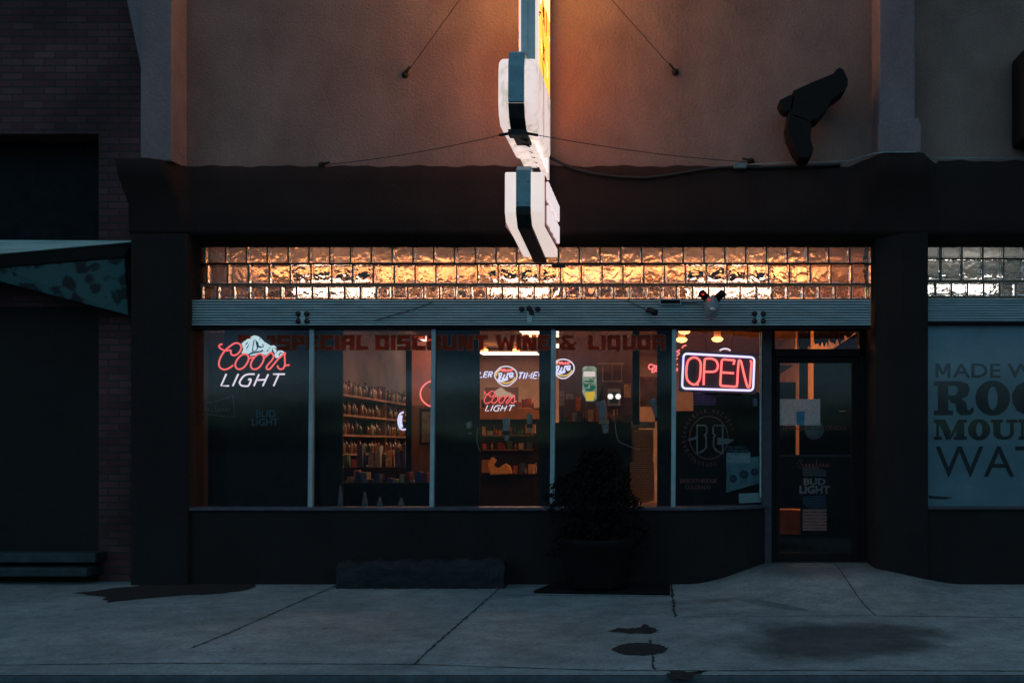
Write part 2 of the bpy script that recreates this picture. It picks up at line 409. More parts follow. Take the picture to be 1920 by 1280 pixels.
# ------------------------------------------------------------------ SETTING
# pavement: one sheet, with the gentle ramp up to the shop door
def ramp(x, y):
    cx = (WX(1450, .5)+WX(1620, .5))/2
    dx = max(0, abs(x-cx)-.45)/.9
    t = max(0.0, min(1.0, (y+1.5)/2.0)); s = t*t*(3-2*t)
    q = max(0.0, 1-dx); q = q*q*(3-2*q)
    return .17*s*q
def pavement_mat():
    m, nt, out = new_mat('worn concrete')
    p = N(nt, 'ShaderNodeBsdfPrincipled', Roughness=.85)
    g = N(nt, 'ShaderNodeNewGeometry')
    n1 = N(nt, 'ShaderNodeTexNoise', Scale=.9, Detail=8.0, Roughness=.62); L(nt, g.outputs['Position'], n1.inputs['Vector'])
    n2 = N(nt, 'ShaderNodeTexNoise', Scale=34.0, Detail=7.0, Roughness=.9); L(nt, g.outputs['Position'], n2.inputs['Vector'])
    r1 = N(nt, 'ShaderNodeValToRGB'); r1.color_ramp.elements[0].position = .3; r1.color_ramp.elements[0].color = (.17, .205, .20, 1)
    r1.color_ramp.elements[1].position = .7; r1.color_ramp.elements[1].color = (.36, .395, .385, 1)
    L(nt, n1.outputs['Fac'], r1.inputs['Fac'])
    mr = N(nt, 'ShaderNodeMapRange'); mr.inputs['From Min'].default_value = .3; mr.inputs['From Max'].default_value = .7
    mr.inputs['To Min'].default_value = .45; mr.inputs['To Max'].default_value = 1.5
    L(nt, n2.outputs['Fac'], mr.inputs['Value'])
    mul = N(nt, 'ShaderNodeMix', data_type='RGBA', blend_type='MULTIPLY'); mul.inputs[0].default_value = 1
    L(nt, r1.outputs[0], mul.inputs[6]); L(nt, mr.outputs[0], mul.inputs[7])
    last = mul.outputs[2]
    # old spill stains with ragged edges (marks of the concrete itself)
    def stain(c, rx, ry, rot, dark, prev, wob=.35, soft=(.75, 1.05)):
        mp = N(nt, 'ShaderNodeMapping', vector_type='TEXTURE'); mp.inputs['Location'].default_value = (c[0], c[1], 0)
        mp.inputs['Rotation'].default_value = (0, 0, rot); mp.inputs['Scale'].default_value = (rx, ry, 1)
        L(nt, g.outputs['Position'], mp.inputs[0])
        le = N(nt, 'ShaderNodeVectorMath', operation='LENGTH')
        sx = N(nt, 'ShaderNodeVectorMath', operation='MULTIPLY'); sx.inputs[1].default_value = (1, 1, 0)
        L(nt, mp.outputs[0], sx.inputs[0]); L(nt, sx.outputs[0], le.inputs[0])
        nn = N(nt, 'ShaderNodeTexNoise', Scale=1.9, Detail=7.0, Roughness=.6); L(nt, g.outputs['Position'], nn.inputs['Vector'])
        ma = N(nt, 'ShaderNodeMath', operation='MULTIPLY_ADD'); ma.inputs[1].default_value = wob; L(nt, nn.outputs['Fac'], ma.inputs[0]); L(nt, le.outputs['Value'], ma.inputs[2])
        r = N(nt, 'ShaderNodeMapRange', interpolation_type='SMOOTHSTEP'); r.inputs['From Min'].default_value = soft[0]+wob*.5; r.inputs['From Max'].default_value = soft[1]+wob*.5
        r.inputs['To Min'].default_value = dark; r.inputs['To Max'].default_value = 1
        L(nt, ma.outputs[0], r.inputs['Value'])
        mm = N(nt, 'ShaderNodeMix', data_type='RGBA', blend_type='MULTIPLY'); mm.inputs[0].default_value = 1
        L(nt, prev, mm.inputs[6]); L(nt, r.outputs[0], mm.inputs[7])
        return mm.outputs[2]
    c = G(1580, 1198); last = stain(c, .95, .85, 0.25, .25, last, 1.1, (.5, 1.0))
    c = G(1452, 1135); last = stain(c, .42, .11, -.8, .62, last)
    c = G(1300, 1128); last = stain(c, .5, .14, .3, .72, last)
    c = G(1530, 1072, .1); last = stain(c, .9, .55, 0, .5, last, .3, (.5, 1.3))
    vo = N(nt, 'ShaderNodeTexVoronoi', Scale=3.2, Randomness=1.0); L(nt, g.outputs['Position'], vo.inputs['Vector'])
    vr = N(nt, 'ShaderNodeMapRange'); vr.inputs['From Min'].default_value = .035; vr.inputs['From Max'].default_value = .06; vr.inputs['To Min'].default_value = .4; vr.inputs['To Max'].default_value = 1
    L(nt, vo.outputs['Distance'], vr.inputs['Value'])
    n5 = N(nt, 'ShaderNodeTexNoise', Scale=4.5, Detail=9.0, Roughness=.75); L(nt, g.outputs['Position'], n5.inputs['Vector'])
    r5 = N(nt, 'ShaderNodeMapRange'); r5.inputs['From Min'].default_value = .38; r5.inputs['From Max'].default_value = .6; r5.inputs['To Min'].default_value = .72; r5.inputs['To Max'].default_value = 1.1
    L(nt, n5.outputs['Fac'], r5.inputs['Value'])
    for q in (vr.outputs[0], r5.outputs[0]):
        mm = N(nt, 'ShaderNodeMix', data_type='RGBA', blend_type='MULTIPLY'); mm.inputs[0].default_value = 1; L(nt, last, mm.inputs[6]); L(nt, q, mm.inputs[7]); last = mm.outputs[2]
    L(nt, last, p.inputs['Base Color'])
    b = N(nt, 'ShaderNodeBump', Strength=.5, Distance=.006); L(nt, n2.outputs['Fac'], b.inputs['Height']); L(nt, b.outputs[0], p.inputs['Normal'])
    L(nt, p.outputs[0], out.inputs['Surface'])
    return m
M['pave'] = pavement_mat()
mb = MB(); nx, ny = 150, 50
x0, x1, y0, y1 = -10.5, 7.0, -3.86, .9
for j in range(ny+1):
    for i in range(nx+1):
        x = x0+(x1-x0)*i/nx; y = y0+(y1-y0)*j/ny
        mb.v.append((x, y, ramp(x, y)+.004*math.sin(x*1.3)*math.sin(y*2.1+.5)*0))
for j in range(ny):
    for i in range(nx):
        a = j*(nx+1)+i; mb.f.append((a, a+1, a+nx+2, a+nx+1)); mb.sm.append(True)
tag(mb.build('pavement', M['pave']), kind='structure')
mb = MB(); mb.prism([(-3.9, -.3), (-3.9, -.03), (-3.885, -.008), (-3.861, -.001), (-3.861, -.3)], 'x', -10.5, 7)
tag(mb.build('kerb', pbr('grimy kerb stone', (.07, .08, .085), .9, .4, 9, .4, 60), bevel=.006), kind='structure')
M['asphalt'] = pbr('asphalt', (.045, .047, .05), .85, .3, 30, .5, 140)
mb = MB(); mb.add([(-300, -320, -.15), (300, -320, -.15), (300, 60, -.15), (-300, 60, -.15)], [(0, 1, 2, 3)])
tag(mb.build('road', M['asphalt']), kind='structure')
# joints and cracks in the slabs, as thin filled strips following the surface
M['crack'] = pbr('dirt filled joint', (.06, .06, .06), .95, .4, 40, spec=.05)
def strip(mb, pts, w, jit=.25, step=.05):
    P = [Vector((p.x, p.y, 0)) for p in pts]; out = []
    for a, b in zip(P[:-1], P[1:]):
        n = max(1, int((b-a).length/step))
        for k in range(n): out.append(a.lerp(b, k/n))
    out.append(P[-1]); vs = []; fs = []
    for i, p in enumerate(out):
        t = (out[min(i+1, len(out)-1)]-out[max(i-1, 0)]).normalized(); n = Vector((-t.y, t.x, 0))
        ww = w*(1+random.uniform(-jit, jit)); c = n*random.uniform(-1, 1)*w*jit*.6
        for sgn in (1, -1):
            q = p+c+n*sgn*ww/2; vs.append((q.x, q.y, ramp(q.x, q.y)+.003))
    for i in range(len(out)-1): fs.append((2*i, 2*i+1, 2*i+3, 2*i+2))
    mb.add(vs, fs)
for pts, w, j in [
    ([(635, 1096), (560, 1128), (470, 1168), (430, 1186), (360, 1214)], .016, .5),
    ([(940, 1100), (880, 1152), (820, 1204), (796, 1226), (775, 1246)], .016, .5),
    ([(1258, 1091), (1261, 1120), (1266, 1156)], .022, .6),
    ([(1553, 1077), (1590, 1108), (1643, 1154)], .011, .3),
    ([(1643, 1154), (1760, 1155.5), (1925, 1157.5)], .014, .3),
    ([(1262, 1158), (1330, 1156), (1450, 1155), (1643, 1153)], .008, .5),
    ([(938, 1115), (1040, 1115.5), (1100, 1116.5), (1262, 1118)], .014, .4),
    ([(-40, 1247), (280, 1243), (520, 1244), (775, 1245), (1120, 1256), (1340, 1257), (1560, 1256), (1960, 1258)], .012, .5),
    ([(1220, 1200), (1217, 1213), (1226, 1232), (1224, 1246), (1229, 1256)], .016, .7)]:
    q = [G(*p) for p in pts]; mb = MB(); strip(mb, q, w, j)
    tag(mb.build('pavement_joint', M['crack']), kind='structure')
M['darkpatch'] = pbr('dark ground patch', (.045, .038, .036), .95, .3, 20, spec=.05)
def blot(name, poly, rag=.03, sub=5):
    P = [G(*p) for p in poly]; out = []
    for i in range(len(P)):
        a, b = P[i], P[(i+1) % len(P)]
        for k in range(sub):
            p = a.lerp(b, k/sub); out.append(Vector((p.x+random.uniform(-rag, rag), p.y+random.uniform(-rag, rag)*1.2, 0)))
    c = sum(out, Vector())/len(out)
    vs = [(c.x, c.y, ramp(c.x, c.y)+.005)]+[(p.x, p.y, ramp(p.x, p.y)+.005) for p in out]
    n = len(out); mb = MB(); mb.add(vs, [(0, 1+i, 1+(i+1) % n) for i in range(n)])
    tag(mb.build(name, M['darkpatch']), kind='structure')
blot('pavement_dark_patch', [(1147, 1218), (1165, 1208), (1200, 1205), (1235, 1208), (1252, 1215), (1240, 1224), (1205, 1229), (1165, 1226)], .012)  # stains towards the kerb
blot('pavement_dark_patch', [(1142, 1183), (1160, 1177), (1190, 1178), (1210, 1171), (1222, 1176), (1236, 1182), (1225, 1188), (1185, 1188)], .02)
blot('pavement_dark_patch', [(1250, 1257), (1300, 1259), (1330, 1256), (1305, 1266), (1290, 1276), (1262, 1274)], .02)
blot('pavement_dark_patch', [(140, 1112), (215, 1103), (330, 1092), (480, 1092), (475, 1102), (420, 1112), (330, 1117), (250, 1124), (208, 1129), (198, 1120)], .03, 4)  # dark ragged patch along the wall foot

# the land across the street, seen only in the window glass
M['hill'] = pbr('dark wooded hill', (.035, .04, .034), .95, .4, .05)
mb = MB(); n = 320; vs = []; fs = []
for i in range(n+1):
    x = -260+520*i/n
    h = 6.0+1.7*math.sin(i*.07+1)+1.0*math.sin(i*.21)+.5*math.sin(i*.6)+random.uniform(-.55, .55)
    vs += [(x, -165, -.4), (x, -180, h*.45), (x, -205, h*.62), (x, -250, -.4)]
for i in range(n):
    for k in range(3): fs.append((4*i+k, 4*i+4+k, 4*i+5+k, 4*i+1+k))
mb.add(vs, fs); tag(mb.build('hills', M['hill']), kind='structure')

# ------------------------------------------------------------------ STORE BUILDING
B = thing('store_building', (0, .3, 0), 'dusky pink stucco shop building with dark painted ground floor and lit front', 'building')
XL, XR = WX(262), 8.0
TOP = 7.2
# upper wall
mb = MB(); mb.box(WX(345)-.3, 8, .0, .35, WZ(316), TOP); mb.build('upper_wall', M['stucco'], B)
# pilasters: proud 0.26 with a splayed foot
PF = -.26
def pil(x0, x1, xf0, flare_l, flare_r):
    zt, zb = TOP, WZ(286, PF)
    mb = MB(); mb.prism([(x0-flare_l, .02), (x0, PF), (x1, PF), (x1+flare_r, .02)], 'z', WZ(316)+.0, zt)
    return mb
mb = pil(WX(263, PF), WX(322, PF), 0, .0, .02)
mb.build('pilaster', M['pilaster'], B, bevel=.012)
# slanting buttress wedge of the left corner, going up
mb = MB(); mb.prism([(WX(263, PF+.02)+.01, WZ(300, PF)), (WX(263, PF+.02)+.01, WZ(130, PF)), (WX(236, PF), WZ(0, PF)), (WX(225, PF), TOP), (WX(300, PF), TOP), (WX(300, PF), WZ(300, PF))], 'y', PF+.012, .0)
mb.build('corner_buttress', M['pilaster'], B, bevel=.01)
mb = pil(WX(1649, PF), WX(1716, PF), 0, .02, .02)
mb.prism([(WX(1649, PF)-.012, WZ(262, PF)), (WX(1649, PF)-.012, WZ(230, PF)), (WX(1716, PF)+.03, WZ(222, PF)), (WX(1716, PF)+.055, WZ(234, PF)), (WX(1716, PF)+.055, WZ(290, PF)), (WX(1649, PF)-.012, WZ(290, PF))], 'y', PF-.015, PF+.1)
mb.build('pilaster', M['pilaster'], B, bevel=.012)
# dark band below, plan follows the pilasters, bottom rolls back to the glass blocks
def band_front(px):
    if px < 262: return -.30
    if px < 330: return -.30
    if px < 352: return -.30+(px-330)/22*.26
    if px < 1592: return -.04
    if px < 1644: return -.04-(px-1592)/52*.26
    if px < 1718: return -.30
    if px < 1756: return -.30+(px-1718)/38*.26
    return -.04
cols = []
pxs = list(range(247, 2080, 8))
for px in pxs:
    f = band_front(px); X = WX(px, 0)
    ztop = WZ(313, 0)+(.006*math.sin(px*.05)+.005*math.sin(px*.13))
    if 1592 <= px <= 1644: ztop += .06*(px-1592)/52
    elif 1644 < px <= 1718: ztop += .06
    elif 1718 < px < 1756: ztop += .06*(1-(px-1718)/38)
    if px > 1756: ztop += .05
    cols.append([(X, .02, ztop), (X, f+.01, ztop), (X, f, ztop-.012), (X, max(f, -.24), WZ(345)), (X, max(f, -.06), WZ(385)), (X, max(f, -.055), WZ(432)), (X, max(f, -.05)+.02, WZ(440)), (X, .12, WZ(447)), (X, .20, WZ(455)), (X, .24, WZ(455))])
mb = MB(); m_ = len(cols[0])
mb.v = [p for c in cols for p in c]
for i in range(len(cols)-1):
    for k in range(m_-1): mb.f.append((i*m_+k, i*m_+k+1, (i+1)*m_+k+1, (i+1)*m_+k)); mb.sm.append(True)
mb.build('dark_band', M['darkstucco'], B)
# pale drip trim on the top edge of the band at the right
mb = MB(); pts = [(WX(px, band_front(px)), band_front(px)-.006, WZ(py, band_front(px))) for px, py in [(1404, 309), (1470, 306), (1540, 304.5), (1592, 302), (1612, 296), (1640, 288), (1660, 286), (1716, 286), (1735, 291), (1752, 297), (1800, 297), (1950, 296.5)]]
mb.tube(pts, .0055, 6); mb.build('drip_trim', M['trim'], B)
# ground floor piers and bulkheads
mb = MB(); mb.box(WX(250), WX(357, .0), -.06, .4, -.05, WZ(440)); mb.build('left_pier', M['darkpaint'], B, bevel=.02)
mb = MB()
mb.prism([(WX(1738, .0), -.04), (WX(1738, .0), .55), (WX(1622, .5), .55), (WX(1622, .5), .42), (WX(1634, .2), .2), (WX(1640, .1), .06), (WX(1665, 0), -.005), (WX(1690, 0), -.035)], 'z', -.05, WZ(400))
mb.build('right_pier', M['darkpaint'], B)
# main bulkhead with rounded return to the door
plan = [(WX(357), .0), (WX(1255), .0), (WX(1310), .035), (WX(1360), .12), (WX(1400, .2), .24), (WX(1445, .45), .45), (WX(1445, .45), .7), (WX(1400, .2), .5), (WX(1255), .28), (WX(357), .28)]
mb = MB(); mb.prism(plan, 'z', -.05, WZ(957)); mb.build('bulkhead', M['darkpaint'], B, bevel=.01)
mb = MB(); plan2 = [(WX(352), -.03), (WX(1255), -.03), (WX(1310), .005), (WX(1360), .09), (WX(1400, .2), .21), (WX(1445, .45), .42), (WX(1445, .45), .68), (WX(1400, .2), .48), (WX(1255), .25), (WX(352), .25)]
mb.prism(plan2, 'z', WZ(957), WZ(951)); mb.build('window_sill', pbr('sill paint', (.07, .06, .08), .5, .5, 7), B, bevel=.006)
mb = MB(); mb.box(WX(1738), 7.5, .0, .3, -.05, WZ(955)); mb.build('bulkhead', M['darkpaint'], B)
mb = MB(); mb.box(WX(1738), 7.5, -.03, .25, WZ(955), WZ(950)); mb.build('window_sill', M['jamb'], B, bevel=.006)
# header: ribbed aluminium roller cover
def header(xa, xb, pt, pb, seams):
    Y = .04; mb = MB(); nr = 9; zt, zb = WZ(pt, Y), WZ(pb, Y); h = (zt-zb)/nr
    prof = []
    for k in range(nr):
        z = zt-k*h
        prof += [(Y+.016, z-.0), (Y-.006, z-h*.16), (Y-.010, z-h*.5), (Y-.006, z-h*.78), (Y+.016, z-h*.86)]
    prof += [(Y+.016, zb), (Y+.16, zb), (Y+.16, zt)]
    mb.prism(prof, 'x', xa, xb)
    for s_ in seams: mb.box(s_-.002, s_+.002, Y-.0095, Y, zb, zt)
    return mb
hd = header(WX(358, .04), WX(1632, .04), 562, 606.5, [WX(995, .04)]).build('ribbed_header', M['alu'], B)
mb = MB(); mb.pbox(357, 1633, 606.6, 609.5, .028, .18); mb.build('header_lip', M['alu'], B, bevel=.003)
header(WX(1736, .04), 7.5, 559, 602.5, []).build('ribbed_header', M['alu'], B)
mb = MB(); mb.pbox(357, 1633, 609.6, 616, .06, .22); mb.build('head_frame', M['black'], B)
mb = MB(); mb.pbox(1736, 2400, 602.6, 608, .06, .2); mb.build('head_frame', M['black'], B)
# emblem castings on the header
for px in (567, 993, 1423):
    mb = MB(); mb.pbox(px-5, px+5, 583, 606, .022, .02); mb.pbox(px-3, px+3, 586, 592, .018, .01); hb = mb.build('header_bracket', M['alu'], B, bevel=.003)
    for dx, py in ((-8, 588), (8, 588), (-8, 602), (8, 602)) if px != 993 else ((-15, 579), (15, 579), (-1, 578), (3, 586)):
        mb = MB(); mb.lathe([(.0, -.018), (.022, -.012), (.027, 0), (.027, .02)], W(px+dx, py, .022), 12, 'y'); mb.build('stud', M['steel'], hb)

# glass-block bands -------------------------------------------------
def block_mesh(w, h, d):
    bm = bmesh.new(); bmesh.ops.create_cube(bm, size=1)
    for v in bm.verts: v.co.x *= w; v.co.y *= d; v.co.z *= h
    ff = [f for f in bm.faces if abs(f.normal.y) > .9]
    bmesh.ops.bevel(bm, geom=[e for e in bm.edges], offset=.006, segments=2, affect='EDGES', profile=.5)
    for sg in (-1, 1):
        f = [f for f in bm.faces if f.normal.y*sg > .95 and f.calc_area() > .3*w*h]
        for fz in f:
            bmesh.ops.inset_individual(bm, faces=[fz], thickness=.009, depth=0)
            bmesh.ops.inset_individual(bm, faces=[fz], thickness=.008, depth=-.008)
    me = bpy.data.meshes.new('glass_block'); bm.to_mesh(me); bm.free(); me.materials.append(M['block'])
    return me
def band(root, rows, pxl, pxr, Y=.2, d=.08):
    fr = MB(); g = 2.6
    for (pt, pb, pitch, first) in rows:
        x = pxl; nxt = pxl+first
        cuts = [pxl]
        while nxt < pxr-4: cuts.append(nxt); nxt += pitch
        cuts.append(pxr)
        for a, b in zip(cuts[:-1], cuts[1:]):
            key = (round(b-a, 1), round(pb-pt, 1))
            if key not in meshes:
                meshes[key] = block_mesh((b-a-g)*(Y-CAMY)/F, (pb-pt-g)*(Y-CAMY)/F, d)
            o = bpy.data.objects.new('glass_block', meshes[key]); COL.objects.link(o); o.parent = root
            c = W((a+b)/2, (pt+pb)/2, Y); o.location = Vector((c.x, Y+d/2, c.z))-root.location
        for c in cuts: fr.box(WX(c-g/2+.15, Y), WX(c+g/2-.15, Y), Y+.006, Y+d-.006, WZ(pb-g/2, Y), WZ(pt+g/2, Y))
        for q in (pt, pb): fr.box(WX(pxl-2, Y), WX(pxr+2, Y), Y+.0075, Y+d-.0075, WZ(q+g/2, Y)+.0005, WZ(q-g/2, Y)-.0005)
    fr.build('mortar_grid', M['mortar'], root)
meshes = {}
gb = thing('glass_block_window', W(995, 533, .24), 'two upper rows of large wavy glass blocks glowing amber across the liquor store front', 'glass blocks', 'glass block bands over the windows')
band(gb, [(457.5, 494.5, 39.0, 28), (494.5, 532.5, 39.0, 32)], 356, 1634)
gb = thing('glass_block_window', W(995, 561, .24), 'lowest row of small square wavy glass blocks glowing amber, resting on the long ribbed metal header', 'glass blocks', 'glass block bands over the windows')
band(gb, [(534.5, 561, 29.7, 22)], 356, 1634)
gb = thing('glass_block_window', W(1835, 558, .24), 'silvery white lit glass block band right of the dark pier, over the papered window', 'glass blocks', 'glass block bands over the windows')
band(gb, [(457.5, 485, 39.0, 30), (485, 526, 39.0, 30), (528, 556, 29.7, 20)], 1735, 2010)

# storefront windows --------------------------------------------------
YG = .12
def window(x0, x1, parent, y0=615, y1=951, Ya=YG, Yb=YG):
    w = MB()
    p = [W(x0, y0, Ya), W(x1, y0 if Yb == Ya else y0, Yb), W(x1, y1, Yb), W(x0, y1, Ya)]
    return p
wins = []
for x0, x1 in ((360, 577), (588, 806), (816, 1031), (1041, 1258)):
    wp = thing  # placeholder name kept simple
    o = MB().pbox(x0-3, x1+3, 613, 952, YG, .006).build('window_pane', M['glass'], B); wins.append(o)
# angled fifth pane
a, b = WX(1268, YG), WX(1427, .42); zt, zb = WZ(610, YG), WZ(950, YG)
mb = MB(); mb.add([(a, YG, zb), (b, .42, zb), (b, .42, zt), (a, YG, zt), (a, YG+.006, zb), (b, .426, zb), (b, .426, zt), (a, YG+.006, zt)],
    [(0, 1, 2, 3), (7, 6, 5, 4), (0, 4, 5, 1), (1, 5, 6, 2), (2, 6, 7, 3), (3, 7, 4, 0)])
mb.build('window_pane', M['glass'], B)
mb = MB(); mb.add([(a, YG-.02, zt), (b, .40, zt-.035), (b, .40, zt+.1), (a, YG-.02, zt+.1), (a, YG+.03, zt), (b, .45, zt-.035), (b, .45, zt+.1), (a, YG+.03, zt+.1)],
    [(0, 1, 2, 3), (7, 6, 5, 4), (0, 4, 5, 1), (1, 5, 6, 2), (2, 6, 7, 3), (3, 7, 4, 0)])
mb.build('window_frame', M['black'], B)
for x0, x1, e in ((578.5, 587, 3.5), (807, 815, 4), (1032, 1040.5, 2.5), (1259, 1267.5, 2)):
    zt, zb = WZ(614, .09), WZ(951, .09)
    xa, xb, xc, xd = WX(x0+e*.5, .09), WX(x1+e*.5, .09), WX(x1-e*.5, .09), WX(x0-e*.5, .09)
    mb = MB(); v = [(xa, .085, zt), (xb, .085, zt), (xc, .085, zb), (xd, .085, zb), (xa, .15, zt), (xb, .15, zt), (xc, .15, zb), (xd, .15, zb)]
    mb.add(v, [(0, 1, 2, 3), (7, 6, 5, 4), (0, 4, 5, 1), (1, 5, 6, 2), (2, 6, 7, 3), (3, 7, 4, 0)])
    mb.build('mullion', M['mull'], B, bevel=.006)
mb = MB(); mb.pbox(350, 359, 610, 953, .07, .1); mb.build('window_frame', M['black'], B)
# jamb post and bright edge strip beside the fifth pane
mb = MB(); mb.box(WX(1428, .42), WX(1447, .42), .40, .60, .1, WZ(607, .42)); mb.build('door_jamb', M['jamb'], B, bevel=.01)
mb = MB(); mb.box(WX(1424, .415), WX(1427.2, .415), .395, .425, WZ(932, .4), WZ(622, .4)); mb.build('edge_strip', M['trim'], B)

# door ----------------------------------------------------------------
YD = .5
mb = MB(); mb.pbox(1447, 1622, 654, 668, YD-.03, .12); mb.pbox(1447, 1453, 612, 1052, YD-.03, .12); mb.pbox(1612, 1622, 612, 1052, YD-.03, .12)
mb.build('door_frame', M['black'], B, bevel=.004)
mb = MB(); mb.pbox(1450, 1612, 612, 655, YD+.02, .006); mb.build('transom_pane', M['glass'], B)
door = MB()
door.pbox(1453.5, 1462, 668.5, 1050, YD, .05); door.pbox(1597, 1611, 668.5, 1050, YD, .05)
door.pbox(1462, 1597, 668.5, 680, YD, .05); door.pbox(1462, 1597, 1036, 1050, YD, .05)
door = door.build('door', M['black'], B, bevel=.004)
MB().pbox(1461, 1598, 679, 1037, YD+.02, .006).build('door_pane', M['glass'], door)
mb = MB(); p, q = W(1575, 771, YD-.05), W(1593, 771, YD-.05); mb.tube([p, q], .006, 8); mb.tube([p, p+Vector((0, .06, 0))], .004, 6); mb.tube([q, q+Vector((0, .06, 0))], .004, 6)
mb.build('door_handle', pbr('brass', (.6, .35, .2), .3, metal=.9), door)
mb = MB(); mb.pbox(1462, 1597, 852, 856, YD-.012, .012); mb.build('push_bar', M['steel'], door)
mb = MB(); mb.prism([(WX(1447, .4), .38), (WX(1622, .4), .38), (WX(1622, .4), .62), (WX(1447, .4), .62)], 'z', .12, .176); mb.build('threshold', M['steel'], B)

# right-hand window: backing paper with lettering
RW = thing('lettered_window', W(1830, 948, .2), 'window right of the dark pier, covered with pale blue backing and huge dark words', 'window')
MB().pbox(1738, 2150, 608, 949, .135, .005).build('backing_paper', M['panelblue'], RW)
def letter(fn, name, mat):
    mb = MB(); fn(mb); return mb.build(name, mat, RW)
yl = .131
def made(m):
    for k, P in enumerate(([(1754, 681), (1759.5, 681), (1759.5, 708), (1754, 708)], [(1776.5, 681), (1782, 681), (1782, 708), (1776.5, 708)], [(1755, 681), (1761, 681), (1770.5, 702), (1765.5, 702)], [(1775, 681), (1781, 681), (1770.5, 702), (1765.5, 702)])): m.pprism(P, yl-k*.0003, .002)
    ptext(m, 'ADE WITH', 1786, 2010, 681, 708, yl, .014)
letter(made, 'lettering', M['inkplum'])
letter(lambda m: ptext(m, 'WATER', 1754, 2050, 836, 894, yl, .0), 'lettering', M['inkblue'])
def ring(m, cx, cy, rx, ry, ix, iy, Y, d=.002, n=40):
    o = [(cx+rx*math.cos(2*math.pi*k/n), cy+ry*math.sin(2*math.pi*k/n)) for k in range(n)]
    i_ = [(cx+ix*math.cos(2*math.pi*k/n), cy+iy*math.sin(2*math.pi*k/n)) for k in range(n)]
    vs = [tuple(W(x, y, Y)) for x, y in o]+[tuple(W(x, y, Y)) for x, y in i_]
    vs += [(v[0], v[1]+d, v[2]) for v in vs]
    fs = []
    for k in range(n):
        k2 = (k+1) % n
        fs += [(k, k2, n+k2, n+k), (2*n+k, 3*n+k, 3*n+k2, 2*n+k2), (k, 2*n+k, 2*n+k2, k2), (n+k, n+k2, 3*n+k2, 3*n+k)]
    m.add(vs, fs)
def slab_row(m, s, y0, y1, Y):
    """fat slab-serif capitals; s = list of (char, x0, x1)"""
    H = y1-y0; sh = H*.15
    for ch, a, b in s:
        w = b-a; k = [0]
        def bx(u0, u1, v0, v1):
            m.pbox(a+u0*w, a+u1*w, y0+v0*H, y0+v1*H, Y-k[0]*.0003, .002); k[0] += 1
        def pg(pts):
            m.pprism([(a+u*w, y0+v*H) for u, v in pts], Y-k[0]*.0003, .002); k[0] += 1
        if ch == 'O': ring(m, a+w/2, y0+H/2, w/2, H/2+1, w*.14, H*.34, Y)
        if ch == 'R':
            bx(0, .56, 0, .14); bx(0, .48, .86, 1); bx(.1, .36, .14, .86)
            pg([(.36, 0), (.66, 0), (.84, .08), (.9, .26), (.84, .44), (.66, .54), (.36, .54), (.36, .42), (.52, .42), (.60, .34), (.60, .2), (.52, .13), (.36, .13)])
            pg([(.40, .5), (.66, .5), (.8, .62), (.84, .84), (.9, .86), (.93, .78), (1, .78), (.99, .92), (.9, 1), (.68, 1), (.58, .9), (.54, .66), (.40, .62)])
        if ch == 'C':
            pg([(.95, .02), (1, .36), (.88, .36), (.74, .16), (.6, .13), (.46, .2), (.4, .38), (.4, .62), (.46, .8), (.6, .87), (.78, .82), (.9, .64), (1, .66), (.92, .9), (.7, 1.01), (.4, 1.01), (.14, .86), (0, .62), (0, .38), (.14, .14), (.4, -.01), (.66, -.01), (.82, .08)])
        if ch == 'K':
            bx(0, .46, 0, .14); bx(0, .46, .86, 1); bx(.1, .36, .14, .86)
            pg([(.3, .6), (.7, .14), (.58, .14), (.58, 0), (1, 0), (1, .14), (.9, .14), (.3, .8)]); pg([(.46, .46), (.66, .34), (.94, .86), (1, .86), (1, 1), (.54, 1), (.54, .86), (.62, .86)])
        if ch == 'Y':
            bx(0, .46, 0, .15); bx(.54, 1, 0, .15); pg([(.08, .15), (.38, .15), (.6, .6), (.4, .6)]); pg([(.66, .15), (.9, .15), (.62, .6), (.48, .6)]); bx(.37, .63, .6, .86); bx(.25, .75, .86, 1)
        if ch == 'M':
            bx(0, .26, 0, .16); bx(.74, 1, 0, .16); bx(.07, .16, .16, .84); bx(.68, .92, .16, .84); bx(0, .24, .84, 1); bx(.6, 1, .84, 1)
            pg([(.1, .0), (.34, .0), (.52, .62), (.44, 1), (.38, 1)]); pg([(.44, 1), (.74, 0), (.76, .3), (.5, 1)])
        if ch == 'U':
            bx(0, .44, 0, .16); bx(.58, 1, 0, .16)
            pg([(.08, .16), (.36, .16), (.36, .7), (.46, .84), (.62, .82), (.72, .7), (.72, .16), (.86, .16), (.86, .74), (.74, .94), (.5, 1.01), (.26, .96), (.1, .8)])
        if ch == 'N':
            bx(0, .32, 0, .16); bx(.64, 1, 0, .16); bx(.08, .17, .16, .84); bx(0, .3, .84, 1); bx(.77, .87, .16, 1); pg([(.1, 0), (.36, 0), (.87, .72), (.87, 1), (.76, 1)])
        if ch == 'T': bx(0, 1, 0, .16); bx(0, .12, .16, .34); bx(.88, 1, .16, .34); bx(.36, .64, .16, .84); bx(.22, .78, .84, 1)
letter(lambda m: slab_row(m, [('R', 1751, 1826), ('O', 1829, 1894), ('C', 1898, 1960), ('K', 1964, 2034)], 714, 778, yl), 'lettering', M['inkblue'])
letter(lambda m: slab_row(m, [('M', 1751, 1813), ('O', 1815, 1857), ('U', 1858, 1908), ('N', 1910, 1966), ('T', 1969, 2016)], 786, 824, yl), 'lettering', M['inkblue'])
MB().pprism([(1740, 928), (1760, 930), (1788, 932), (1772, 936), (1742, 934)], .133, .0015).build('bottom_scuff', M['inkblue'], RW)
MB().pbox(1738, 2150, 607, 950, .118, .005).build('window_pane', M['glass'], RW)

